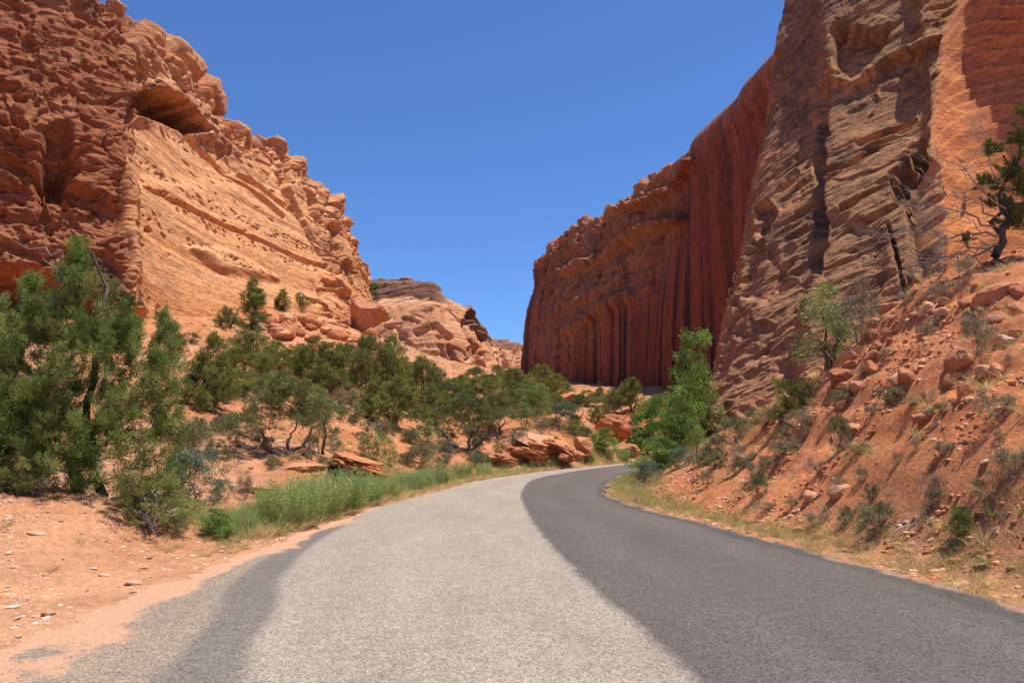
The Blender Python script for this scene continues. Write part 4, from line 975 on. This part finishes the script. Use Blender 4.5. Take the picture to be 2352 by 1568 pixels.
# scattered low brush nobody would name one by one, still one object each
for k in range(34):
    px = rs.uniform(1560, 2340); pyc = np.interp(px, [1560, 1650, 1800, 1900, 2000, 2130, 2352], [1075, 1030, 960, 900, 790, 690, 660]); pyb = np.interp(px, [1560, 1800, 2352], [1100, 1235, 1390]); py = pyc + (pyb - pyc) * rs.uniform(.08, .95)
    plant('grey' if k % 3 else 'sage', px, py, py - rs.uniform(20, 42), rs.uniform(35, 75), 'dry straw-coloured brush clinging to the red bank', 'brush', 'shrub', group='straw brush on the red bank')
BR = [('sage', 'low sagebrush scattered on the left hillside', 'brush on the hillside', [(x_, y_) for x_, y_ in [(520,905),(560,912),(610,905),(470,1010),(530,985),(575,1005),(520,1060),(640,905),(770,1010),(785,945),(830,1010),(850,960),(1010,1000),(1020,1080),(1150,1040),(945,1020),(1100,1010),(1215,1030),(1235,960),(1180,930),(1260,905),(1310,920),(1430,915),(1480,960),(1530,930),(1120,900),(950,940),(1060,985),(1345,1010),(1395,960)] + [(rs.uniform(430, 1150), rs.uniform(870, 1075)) for _ in range(75)]]),
      ('grey', 'dry grey brush tuft on the red bank', 'brush on the red bank', [(2080,700),(2150,760),(2030,830),(2180,860),(2320,840),(2330,720),(2130,930),(2000,960),(1850,1010),(1780,1040),(1880,1090),(2060,1070),(2180,1040),(2250,1130),(2130,1190),(1700,1060),(1980,1110),(2300,1210),(1820,1170)])]
for key, lb, gr_, pts_ in BR:
    for (x_, y_) in pts_: plant(key, x_, y_, y_ - rnd.uniform(18, 34), rnd.uniform(26, 52), lb, 'brush', 'shrub', group=gr_)

FR = np.random.RandomState(77)
for _ in range(28):
    px = FR.uniform(430, 1290); py = np.interp(px, [430, 700, 1000, 1290], [900, 905, 905, 925]) + FR.uniform(-35, 60); hh = FR.uniform(42, 80)
    plant(['round', 'low', 'open', 'round', 'pale'][FR.randint(5)], px, py, py - hh, hh * FR.uniform(.9, 1.3), 'one of the junipers and pinyons crowding the middle of the left hillside', 'juniper', 'tree', group='junipers crowding the hillside')
# the half-dead juniper on the right bank, bare limbs reaching left
g = hit(2290, 612); T = MB(); Cw = MB(); dd_ = g[1]
def R3(px, py, dy=0.0): return W(px, py, dd_ + dy) - g
mainl = [limb(T, (0, 0, -.1), R3(2300, 520), .13, .07, .15, 8, (.10, .08, .07), 8), limb(T, R3(2300, 520), R3(2330, 380, .3), .07, .04, .2, 8, (.12, .1, .09), 6), limb(T, R3(2330, 380, .3), R3(2352, 270, .2), .04, .015, .2, 8, (.12, .1, .09), 6),
         limb(T, R3(2300, 540), R3(2400, 430, .3), .07, .03, .2, 8, (.12, .1, .09), 6)]
def spray(a, b, r, depth, col=(.33, .27, .22)):
    p = limb(T, a, b, r, r * .35, .18, 8, col, 5)
    if depth <= 0: return
    L = np.linalg.norm(np.asarray(b) - np.asarray(a)); D = unit(np.asarray(b, float) - np.asarray(a, float))
    for j in range(6 if depth > 1 else 7):
        q = p[rs.randint(2, 8)]; dv = unit(D + rs.normal(size=3) * .55 + np.array([-.15, 0, -.05]))
        spray(q, q + dv * L * rs.uniform(.3, .55), max(r * .45, .0035), depth - 1, col)
for a, b, r in (((2290, 560), (2080, 590), .035), ((2290, 545), (2060, 540), .03), ((2290, 520), (2120, 470), .032), ((2295, 500), (2160, 400), .028), ((2280, 580), (2150, 620), .025), ((2310, 480), (2210, 380), .025), ((2300, 560), (2220, 610), .02), ((2320, 440), (2250, 330), .02), ((2300, 540), (2180, 560), .016), ((2310, 430), (2230, 450), .016), ((2340, 380), (2260, 300), .014), ((2280, 560), (2110, 640), .016), ((2290, 480), (2190, 440), .016), ((2300, 570), (2250, 650), .014)):
    spray(R3(*a), R3(*b, rs.uniform(-.5, .4)), r, 2)
for px, py, n_, r_ in ((2330, 520, 2600, .3), (2352, 440, 2600, .3), (2270, 350, 900, .2), (2325, 400, 2600, .28), (2345, 330, 2400, .26), (2352, 270, 1500, .18), (2290, 430, 1400, .2), (2330, 480, 2200, .26), (2270, 470, 900, .16), (2370, 420, 2400, .3), (2215, 560, 500, .12), (2250, 410, 600, .14), (2390, 350, 2200, .3), (2300, 350, 600, .14)):
    c0 = R3(px, py, rs.uniform(-.2, .3)); d = unit(rs.normal(size=(n_, 3))); tf = unit(rs.normal(size=(12, 3)) + (0, 0, .5)); d = unit(d * .6 + tf[rs.randint(12, size=n_)])
    K = 9; ax = unit(rs.normal(size=(K, 3)) * .7 + (-.1, 0, .8)); al = ax[rs.randint(K, size=n_)]; t_ = rs.uniform(0, 1, n_); Pp = c0 + rs.normal(size=3) * .05 + al * (t_ * r_ * 2.0)[:, None] + rs.normal(size=(n_, 3)) * (.26 * r_ * (1.05 - t_))[:, None]
    Cw.blades(Pp, unit(d + (0, 0, .8)), .07 * rs.uniform(.6, 1.3, n_), .024, np.array([.15, .17, .05]) * rs.uniform(.6, 1.4, (n_, 1)))
tree_obj('juniper', T, Cw, tuple(g), 'half-dead juniper with bare grey limbs reaching left, on the crest of the red bank', 'tree')
# bleached dead branch by the left verge
g = hit(345, 1222); T = MB(); dd_ = g[1]
for a, b, r in (((300, 1165), (345, 1215), .03), ((345, 1215), (372, 1160), .022), ((345, 1215), (350, 1135), .02), ((340, 1210), (395, 1170), .018), ((330, 1200), (335, 1150), .014)): spray(R3(*a), R3(*b, rs.uniform(-.2, .2)), r, 1, (.52, .45, .37))
o = link('dead_branch', T.mesh('dead_branch', True), M_BARK); o.location = tuple(g); tag(o, 'bleached fallen branch with upturned twigs beside the left verge', 'branch')
for a, b, r, lb in (((2052, 1243), (2118, 1190), .014, 'pale stick lying on the lower red bank'), ((2180, 680), (2152, 755), .02, 'bleached bent root hanging under the crest of the red bank')):
    T = MB(); p0 = hit(*a) + (0, 0, .05); p1 = hit(*b) + (0, 0, .05); limb(T, (0, 0, 0), p1 - p0, r, r * .5, .12, 9, (.6, .48, .38), 6)
    o = link('stick', T.mesh('stick', True), M_BARK); o.location = tuple(p0); tag(o, lb, 'stick')

# verge grasses
def tuft(n, h, spread, lean, cols, width=.006, curve=.35, segs=3):
    mb = MB(); a = rs.uniform(0, 6.283, n); r0 = spread * rs.uniform(0, 1, n) ** .7
    base = np.c_[np.cos(a) * r0, np.sin(a) * r0, np.zeros(n)]; L = h * rs.uniform(.55, 1.05, n)
    out = np.c_[np.cos(a), np.sin(a), np.zeros(n)] * lean + rs.normal(size=(n, 3)) * .16; out[:, 2] = 1; D = unit(out)
    cc = np.array(cols)[rs.randint(len(cols), size=n)] * rs.uniform(.45, 1.5, (n, 1)); side = unit(np.cross(D, rs.normal(size=(n, 3)))) * width
    pts = []
    for k in range(segs + 1):
        t_ = k / segs; p = base + D * (L * t_)[:, None] + np.c_[np.cos(a), np.sin(a), -np.ones(n) * .4] * (L * curve * t_ ** 2)[:, None]; w = 1 - t_ * .85
        pts += [p - side * w, p + side * w]
    V = np.stack(pts, 1); K = 2 * (segs + 1); o_ = (np.arange(n) * K)[:, None]
    q = np.concatenate([o_ + np.array([[2 * k, 2 * k + 1, 2 * k + 3, 2 * k + 2]]) for k in range(segs)])
    mb.add(V.reshape(-1, 3), q=q, c=np.repeat(cc, K, 0)); return mb
FE = ((.30, .40, .15), (.38, .46, .20), (.22, .32, .11)); DRY = ((.62, .49, .28), (.52, .42, .22), (.42, .36, .17)); GRN = ((.17, .27, .08), (.23, .31, .11), (.32, .34, .15))
def broom(stems, per, h, spread, lean, cols, leaf=.05):
    """fine upright stems set with small leaves, as rabbitbrush"""
    mb = MB(); a = rs.uniform(0, 6.283, stems); r0 = spread * rs.uniform(0, 1, stems) ** .6; base = np.c_[np.cos(a) * r0, np.sin(a) * r0, np.zeros(stems)]
    D = unit(np.c_[np.cos(a) * lean, np.sin(a) * lean, np.ones(stems)] + rs.normal(size=(stems, 3)) * .14); L = h * rs.uniform(.5, 1.05, stems) * (1 - .25 * (r0 / spread) ** 2)
    mb.blades(base, D, L, .006, (.36, .32, .16)); i = np.repeat(np.arange(stems), per); f = rs.uniform(.12, 1, len(i)) ** .8
    P_ = base[i] + D[i] * (L[i] * f)[:, None] + rs.normal(size=(len(i), 3)) * .02 * h
    c_ = np.array(cols)[rs.randint(len(cols), size=stems)][i] * rs.uniform(.7, 1.3, (len(i), 1)) * (.9 + .35 * f[:, None])
    mb.blades(P_, D[i] * .9 + rs.normal(size=(len(i), 3)) * .42, leaf * rs.uniform(.6, 1.5, len(i)) * h, .011 * h, c_); return mb
FEATHER = [broom(420, 26, 1.0, .42, .30, FE).mesh('feathery_bush') for _ in range(4)]
def scatter_stuff(name, label, items):
    """items: (x, y, builder) -> one ground cover object"""
    V = []; Q = []; Cc = []; n = 0
    xs = np.array([i[0] for i in items]); ys = np.array([i[1] for i in items]); zs = tz(xs, ys)
    for (x_, y_, tm, s_), z_ in zip(items, zs):
        v, q, c = tm; an = rs.uniform(0, 6.28); ca, sa = math.cos(an), math.sin(an)
        v = v * s_; v = np.c_[v[:, 0] * ca - v[:, 1] * sa, v[:, 0] * sa + v[:, 1] * ca, v[:, 2]] + (x_, y_, z_ - .01)
        V.append(v.astype(np.float32)); Q.append(q + n); Cc.append(c * rs.uniform(.8, 1.2)); n += len(v)
    me = make_mesh(name, np.concatenate(V), np.concatenate(Q), False, np.concatenate(Cc)); o = link(name, me, M_GRASS)
    return tag(o, label, 'grass', kind='stuff')
def tm(mb): return np.concatenate(mb.v), np.concatenate(mb.q), np.concatenate(mb.c)
TM_F = [tm(broom(30, 13, 1, .35, .3, FE, .08)) for _ in range(5)]; TM_D = [tm(tuft(60, 1, .25, .6, DRY, .010, .5)) for _ in range(5)]; TM_G = [tm(broom(26, 10, 1, .35, .5, GRN, .11)) for _ in range(5)]
TM_M = [tm(tuft(60, 1, .3, .5, DRY + GRN, .008, .25)) for _ in range(4)]
def along(side, y0, y1, n, a, b):
    """random points off the road edge; side 0 left, 2->index 1 right"""
    E = RS[:, 0] if side == 0 else RS[:, 2]; s_ = np.r_[0, np.cumsum(np.linalg.norm(np.diff(E, axis=0), axis=1))]
    i0 = np.interp(y0, E[:, 1], s_); i1 = np.interp(y1, E[:, 1], s_); u_ = rs.uniform(i0, i1, n)
    X = np.interp(u_, s_, E[:, 0]); Y = np.interp(u_, s_, E[:, 1]); dx = np.interp(u_ + .5, s_, E[:, 0]) - X; dy = np.interp(u_ + .5, s_, E[:, 1]) - Y
    L = np.hypot(dx, dy) + 1e-9; o_ = rs.uniform(a, b, n) * (-1 if side == 0 else 1); return X + dy / L * o_, Y - dx / L * o_
it = []
X, Y = along(0, 13.5, 64, 520, .25, 1.1); it += [(x_, y_, TM_D[k % 5], rs.uniform(.14, .4)) for k, (x_, y_) in enumerate(zip(X, Y))]
X, Y = along(0, 24, 66, 420, .5, 3.0); it += [(x_, y_, TM_F[k % 5], rs.uniform(.3, .8)) for k, (x_, y_, v_) in enumerate(zip(X, Y, vnoise(np.c_[X, Y, X * 0], 2.2, 811))) if v_ > -.25]
X, Y = along(0, 12.5, 26, 420, .6, 2.8); it += [(x_, y_, (TM_M + TM_F)[k % 9], rs.uniform(.2, .55)) for k, (x_, y_) in enumerate(zip(X, Y))]
X, Y = along(0, 11.5, 16, 150, .3, 2.4); it += [(x_, y_, TM_D[k % 5], rs.uniform(.08, .22)) for k, (x_, y_) in enumerate(zip(X, Y))]
scatter_stuff('verge_grass', 'green feathery and dry grass along the left road edge', it)
it = []
X, Y = along(2, 6.5, 60, 1000, .12, 1.5); it += [(x_, y_, (TM_D + TM_M)[k % 9], rs.uniform(.08, .26)) for k, (x_, y_) in enumerate(zip(X, Y))]
X, Y = along(2, 17, 52, 420, .15, 1.8); it += [(x_, y_, (TM_G + TM_M)[k % 9], rs.uniform(.18, .45)) for k, (x_, y_) in enumerate(zip(X, Y))]
X, Y = along(2, 6.5, 17, 130, .3, 1.3); it += [(x_, y_, TM_G[k % 5], rs.uniform(.10, .26)) for k, (x_, y_) in enumerate(zip(X, Y))]
X, Y = along(2, 7.4, 10.5, 90, .8, 2.2); it += [(x_, y_, (TM_G + TM_M)[k % 9], rs.uniform(.12, .26)) for k, (x_, y_) in enumerate(zip(X, Y))]
scatter_stuff('verge_grass', 'short dry and green grass along the right road edge', it)
it = []
X, Y = along(2, 7, 40, 1700, 1.2, 9); it += [(x_, y_, (TM_D + TM_M + TM_D)[k % 14], rs.uniform(.10, .34) * (1 if vn > -.1 else .45)) for k, (x_, y_, vn) in enumerate(zip(X, Y, vnoise(np.c_[X, Y, X * 0], 1.5, 801)))]
scatter_stuff('bank_grass', 'sparse dry grass tufts over the red right bank', it)
it = []
X = rs.uniform(-28, 25, 5200); Y = rs.uniform(20, 110, 5200); m_ = (road_sd(X, Y) > 1.0) & (X < Y * .12 + 2) & (vnoise(np.c_[X, Y, X * 0], 7, 803) > -.35)
X = X[m_]; Y = Y[m_]; it += [(x_, y_, (TM_D + TM_M + TM_G)[k % 14], rs.uniform(.15, .5)) for k, (x_, y_) in enumerate(zip(X, Y))]
X = rs.uniform(-30, -4.5, 420); Y = rs.uniform(6, 24, 420); m_ = (road_sd(X, Y) > .8) & ((Y > 12.5) | (rs.uniform(size=420) > .6)); X = X[m_]; Y = Y[m_]
it += [(x_, y_, (TM_D + TM_M)[k % 9], rs.uniform(.08, .25)) for k, (x_, y_) in enumerate(zip(X, Y))]
scatter_stuff('hillside_grass', 'thin dry grass over the left hillside', it)
# feathery green bushes along the left verge
for px, pb, pt, lb in ((672, 1215, 1090, 'feathery green bush nearest the camera on the left verge'), (725, 1195, 1075, 'tall feathery green bush second from the near end of the verge'), (780, 1180, 1065, 'tallest feathery green bush below the overhanging ledge'), (835, 1162, 1085, 'feathery green bush below the right end of the overhanging ledge'),
                       (600, 1220, 1140, 'low feathery bush beside the lime green bush'), (555, 1228, 1168, 'smallest feathery bush, just right of the lime green bush'), (640, 1190, 1110, 'feathery bush behind the nearest one on the left verge'), (970, 1122, 1075, 'short feathery bush between two taller ones on the far verge'), (885, 1148, 1085, 'feathery green bush below the smaller sapling'), (940, 1135, 1075, 'feathery bush below the grey-green round shrub'), (1000, 1118, 1062, 'feathery bush on the verge below the slender sapling'),
                       (1060, 1103, 1055, 'feathery bush on the verge below the flat-tiered pinyon'), (1110, 1092, 1060, 'small feathery bush just before the roadside ledges'), (1290, 1072, 1040, 'feathery bush just beyond the roadside ledges'), (1350, 1066, 1038, 'feathery bush left of the box elder bush beyond the road'), (1430, 1060, 1032, 'feathery bush at the far end of the verge')):
    g = hit(px, pb); h = (pb - pt) / F * g[1]
    root = bpy.data.objects.new('feathery_bush', None); COL.objects.link(root); root.location = tuple(g); tag(root, lb, 'bush', 'feathery bushes along the left verge')
    o = link('foliage', FEATHER[rnd.randrange(4)], M_GRASS, root); root.scale = (h * 1.05, h * 1.05, h); root.rotation_euler[2] = rnd.uniform(0, 6)

# ------------------------------------------------------------------ boulders and ledges
big_rock(846, 728, 90, 88, 104, 11, 'great perched boulder at the corner of the left cliff', tilt=(.15, 0), strata=.05, planes=20, noise_=.12)
big_rock(528, 752, 84, 62, 77, 12, 'split slab boulder with a shaded underside at the left cliff foot', tilt=(.35, 0), depth=1.0, planes=9)
big_rock(490, 760, 60, 56, 76, 13, 'rounded rock leaning on the split slab boulder')
big_rock(650, 765, 78, 34, 84, 14, 'long leaning slab boulder in the talus', tilt=(-.55, 0), depth=.9, planes=8)
big_rock(755, 755, 90, 34, 100, 15, 'wide low boulder in the talus below the cliff corner', tilt=(.1, 0), planes=9)
big_rock(852, 790, 46, 40, 100, 16, 'boulder beneath the great perched boulder')
big_rock(812, 772, 38, 30, 101, 17, 'small boulder left of the one under the perched boulder')
big_rock(600, 725, 36, 22, 88, 18, 'flat stone behind the tallest cliff-foot juniper')
big_rock(828, 1070, 130, 44, 27.5, 21, 'overhanging red ledge with a dark hollow beneath it', tilt=(.3, -.08), depth=2.4, planes=7, strata=.2, noise_=.1, name='rock_ledge', col=(.58, .22, .095))
big_rock(700, 1076, 180, 40, 27.5, 22, 'smooth orange slickrock hump left of the overhanging ledge', tilt=(-.08, 0), depth=1.6, planes=14, strata=.05, name='rock_ledge', col=(.62, .30, .16))
big_rock(595, 1125, 95, 34, 22.5, 23, 'pale orange slickrock shelf above the lime green bush', tilt=(.1, 0), depth=1.4, planes=12, strata=.06, name='rock_ledge', col=(.62, .31, .17))
big_rock(1215, 1050, 95, 36, 47, 24, 'curled roadside ledge with dead brush on top', tilt=(.25, -.1), depth=2.0, planes=7, strata=.2, noise_=.1, name='rock_ledge')
big_rock(1160, 1060, 90, 30, 45, 25, 'low front slab of the roadside ledges', tilt=(.12, -.1), depth=1.8, planes=7, strata=.2, noise_=.1, name='rock_ledge')
big_rock(1285, 1030, 90, 36, 49, 26, 'slanting layered ledge falling to the right toward the road', tilt=(.5, 0), depth=2.0, planes=7, strata=.2, noise_=.1, name='rock_ledge')
big_rock(1340, 1022, 50, 40, 53, 27, 'steep ledge end with a shaded hollow, left of the box elder bush', tilt=(.3, 0), depth=1.4, planes=9, strata=.1, name='rock_ledge')
big_rock(1262, 1012, 170, 30, 56, 28, 'pale gravelly hump of rock above the roadside ledges', tilt=(.3, .1), depth=2.2, planes=16, strata=.02, name='rock_ledge', col=(.58, .32, .19))
big_rock(1410, 985, 90, 70, 66, 29, 'red crumbling rock face of the hollow beyond the road', tilt=(0, 0), depth=.8, planes=12, strata=.03, name='rock_outcrop', col=(.50, .17, .075), noise_=.14)
for px, py, w_, h_, sd_, lb in ((1140, 1066, 30, 16, 61, 'small red block at the left foot of the roadside ledges'), (1190, 1066, 34, 18, 62, 'red block under the curled roadside ledge'), (1245, 1058, 40, 22, 63, 'broken red block between the curled and the slanting ledge'),
                               (1300, 1052, 36, 20, 64, 'angular block at the foot of the slanting layered ledge'), (1330, 1046, 30, 22, 65, 'small block below the steep ledge end'), (1180, 1032, 40, 16, 66, 'thin slab on the upper left of the roadside ledges'), (1235, 1022, 50, 14, 67, 'thin slab on the upper right of the roadside ledges')):
    big_rock(px, py, w_, h_, 47, sd_, lb, planes=7, strata=.2, noise_=.08, sub=4, tilt=(.2, 0), depth=1.4, name='rock_ledge', col=(.52, .20, .09))
big_rock(1310, 915, 60, 34, 95, 30, 'small smooth orange dome of rock in the valley', planes=16)
big_rock(1440, 1035, 60, 34, 60, 31, 'orange rocks at the far road edge by the bend', planes=10, strata=.08)
big_rock(545, 298, 38, 48, 103, 41, 'capped rock pillar on the left rim', planes=14, strata=.12, col=(.5, .24, .13))
big_rock(264, 18, 52, 56, 72, 42, 'rounded boulder balanced at the top of the left cliff', planes=14, strata=.06, col=(.47, .22, .12))
big_rock(628, 335, 70, 46, 113, 43, 'domed boulder on the left rim', planes=18, strata=.05, col=(.52, .26, .14))
big_rock(585, 335, 36, 40, 110, 44, 'pale rounded boulder left of the domed one on the left rim', planes=18, col=(.56, .29, .16))
big_rock(500, 232, 44, 80, 97, 45, 'tall knob of rock on the left rim above the alcove', planes=14, strata=.08, col=(.46, .21, .11))
big_rock(932, 648, 34, 24, 352, 46, 'blocky rock cap crowning the domed mesa', planes=8, strata=.12, col=(.34, .19, .15))
big_rock(1950, 880, 90, 74, 20, 51, 'largest red block bedded in the right bank', planes=8, tilt=(.2, .2), col=(.50, .18, .085))
big_rock(1935, 905, 40, 52, 19.3, 52, 'upright dark red block under the largest one', planes=7, col=(.44, .15, .075))
for k, (px, py, w_, h_, lb) in enumerate([(1820, 0, 0, 0, '')][:0] + [(2040, 690, 46, 30, 'block at the crest of the bank beside the twiggy shrub'), (2085, 858, 40, 40, 'cube-like red rock at the centre of the bank'), (2060, 865, 36, 32, 'red rock touching the cube-like one'), (2290, 840, 42, 50, 'rounded pale red slab high on the right of the bank'),
        (2200, 820, 66, 44, 'flat red slab below the round grey shrub'), (2260, 850, 30, 40, 'narrow rock beside the rounded pale slab'), (1960, 985, 46, 36, 'red rock above the lone olive shrub'), (2120, 955, 60, 26, 'flat red stone on the open middle bank'),
        (2140, 940, 34, 34, 'blunt rock left of the flat red stone'), (2215, 890, 34, 56, 'tall dark rock standing in the bank'), (2290, 665, 90, 56, 'big angular rock near the crest below the half-dead juniper'), (2130, 700, 40, 50, 'angular rock under the bleached root'), (2310, 775, 60, 40, 'pinkish flat rock right of the round grey shrub'),
        (2010, 740, 34, 30, 'small block on the crest of the bank'), (1930, 1125, 50, 30, 'long flat stone low on the bank'), (1704, 1192, 26, 18, 'whitish rock lying at the right road verge'), (2256, 1300, 34, 15, 'white flat stone on the right verge'), (1755, 1213, 24, 14, 'orange rock on the verge past the whitish one'),
        (1836, 1213, 24, 16, 'orange stone on the verge, right of the whitish rock'), (2262, 1068, 26, 20, 'pinkish stone on the right side of the bank')]):
    g = hit(px, py + h_ * .4); w = w_ / F * g[1] / 1.7
    white = 'white' in lb or 'pink' in lb; me = PALE[k % 6] if white else ROCKS[k % 12]
    place_rock('rock', me, (g[0], g[1], g[2] + w * .12), (w, w * .9, h_ / F * g[1] / 1.2), lb, 'rock', None, .35)
for k in range(46):
    px = rs.uniform(1930, 2352); py = np.interp(px, [1930, 2000, 2130, 2352], [850, 760, 665, 640]) + abs(rs.normal()) * 60 + 8; g = hit(px, py); r_ = .07 + .2 * rs.uniform() ** 2.5
    place_rock('crest_rock', ROCKS[rs.randint(12)], (g[0], g[1], g[2] + r_ * .2), r_, 'broken angular red rock just under the crest of the right bank', 'rock', 'rocks under the crest of the bank', .6)
# loose rocks: counted, one object each
n = 0
X = rs.uniform(4, 15, 900); Y = rs.uniform(7, 27, 900); sd_ = road_sd(X, Y); nz = vnoise(np.c_[X, Y, X * 0], 2.5, 901); ht = tz(X, Y)
for x_, y_, s_, v_, z_ in zip(X, Y, sd_, nz, ht):
    if s_ > .6 and v_ + .25 * (z_ - 2) > .0 and n < 200:
        r_ = (.04 + .16 * rs.uniform() ** 3) * (1 + .12 * (y_ - 10) / 10); place_rock('loose_rock', ROCKS[rs.randint(12)], (x_, y_, z_ + r_ * .15), r_, 'loose angular red rock lying on the right bank', 'rock', 'loose rocks on the right bank', .6); n += 1
n = 0
while n < 130:
    px = rs.uniform(600, 880); py = rs.uniform(715, 850)
    if py < 712 + abs(px - 740) * .15: continue
    g = hit(px, py, 60, 160); r_ = .25 + .95 * rs.uniform() ** 2.5
    place_rock('talus_rock', ROCKS[rs.randint(12)], (g[0], g[1], g[2] + r_ * .15), r_, 'fallen orange rock in the talus under the left cliff', 'rock', 'talus rocks under the left cliff', .4); n += 1
n = 0
X = -rs.uniform(3.6, 11, 400); Y = rs.uniform(4.5, 13, 400); sd_ = road_sd(X, Y); ht = tz(X, Y)
for x_, y_, s_, z_ in zip(X, Y, sd_, ht):
    if s_ > -.1 and n < 180: r_ = .02 + .085 * rs.uniform() ** 2.2; place_rock('pale_stone', PALE[rs.randint(6)], (x_, y_, z_ + .01), r_, 'small pale stone lying on the dirt left of the road', 'stone', 'pale stones on the left dirt', .3); n += 1
n = 0
X = rs.uniform(-24, 6, 500); Y = rs.uniform(24, 62, 500); sd_ = road_sd(X, Y); ht = tz(X, Y)
for x_, y_, s_, z_ in zip(X, Y, sd_, ht):
    if s_ > 1.5 and x_ < y_ * .1 and n < 80: r_ = .06 + .25 * rs.uniform() ** 3; place_rock('hill_stone', (PALE + ROCKS)[rs.randint(18)], (x_, y_, z_ + r_ * .1), r_, 'scattered stone on the left hillside', 'stone', 'stones on the hillside', .3); n += 1
# gravel nobody could count: rubble as one ground cover object each side
def rubble(name, label, X, Y, r0, r1, cols, sub=3):
    V0 = []; r = np.random.RandomState(3)
    for k in range(6):
        bm = bmesh.new(); bmesh.ops.create_icosphere(bm, subdivisions=1, radius=1); V = np.array([v.co[:] for v in bm.verts]); Fc = np.array([[v.index for v in f.verts] for f in bm.faces]); bm.free()
        V0.append((V * r.uniform(.6, 1.15, (len(V), 1)) * (1, .8, .5), Fc))
    z_ = tz(X, Y); Vs = []; Fs = []; Cs = []; n = 0
    for k in range(len(X)):
        V, Fc = V0[k % 6]; a = r.uniform(0, 6.28); s_ = r0 + (r1 - r0) * r.uniform() ** 3; ca, sa = math.cos(a), math.sin(a)
        v = V * s_; v = np.c_[v[:, 0] * ca - v[:, 1] * sa, v[:, 0] * sa + v[:, 1] * ca, v[:, 2]] + (X[k], Y[k], z_[k] - .15 * s_)
        Vs.append(v); Fs.append(Fc + n); n += len(v); Cs.append(np.tile(np.array(cols[r.randint(len(cols))]) * r.uniform(.8, 1.2), (len(v), 1)))
    o = link(name, make_mesh(name, np.concatenate(Vs), np.concatenate(Fs), False, np.concatenate(Cs)), M_STONE); return tag(o, label, 'gravel', kind='stuff')
X = rs.uniform(3, 16, 30000); Y = rs.uniform(6.5, 30, 30000); m_ = (road_sd(X, Y) > .25) & (vnoise(np.c_[X, Y, X * 0], 1.8, 905) + .2 * vnoise(np.c_[X, Y, X * 0], .5, 906) > .0); X = X[m_]; Y = Y[m_]
rubble('rubble', 'red rock crumbs and clods covering the right bank', X, Y, .014, .12, [(.60, .25, .12), (.52, .20, .09), (.66, .33, .18), (.72, .46, .31)])
X = -rs.uniform(3.2, 16, 14000); Y = rs.uniform(4, 16, 14000); m_ = (road_sd(X, Y) > -.35) & (vnoise(np.c_[X, Y, X * 0], 1.1, 907) > -.4); X = X[m_]; Y = Y[m_]
rubble('gravel', 'fine gravel over the dirt left of the road', X, Y, .008, .06, [(.70, .50, .36), (.60, .36, .24), (.52, .28, .17), (.68, .50, .38)])
X = rs.uniform(-32, 12, 22000); Y = rs.uniform(17, 110, 22000); m_ = (road_sd(X, Y) > .8) & (X < Y * .12 + 2); X = X[m_]; Y = Y[m_]
rubble('rubble', 'small stones littering the left hillside', X, Y, .02, .24, [(.60, .36, .24), (.52, .26, .15), (.62, .44, .33), (.50, .20, .10)])
# junipers dotted over the mesa caps
MS = np.random.RandomState(9)
for k in range(26):
    px = MS.uniform(832, 1000); sk_ = np.interp(px, [830, 900, 915, 950, 990, 1000, 1040], [658, 652, 655, 655, 665, 680, 705]); py = sk_ + MS.uniform(2, 30) if k > 10 else sk_ + 2
    plant('round', px, py + 3, py - MS.uniform(6, 12), MS.uniform(12, 20), 'tiny dark juniper dotted on the cap of the domed mesa', 'mesa_juniper', 'tree', float(np.interp(py - sk_, [0, 30], [345, 322])), 'junipers on the mesa cap')
for k in range(16):
    px = MS.uniform(1115, 1205); sk_ = np.interp(px, [1115, 1140, 1190, 1207], [786, 783, 792, 800]); plant('round', px, sk_ + 5, sk_ - 1, MS.uniform(6, 10), 'tiny dark juniper on top of the farthest mesa', 'mesa_juniper', 'tree', 645, 'junipers on the farthest mesa')

E_ = along(2, 5.5, 30, 900, -.12, .22); rubble('asphalt_crumbs', 'crumbled dark asphalt along the right road edge', E_[0], E_[1], .012, .075, [(.10, .09, .085), (.13, .11, .10), (.30, .20, .14)])
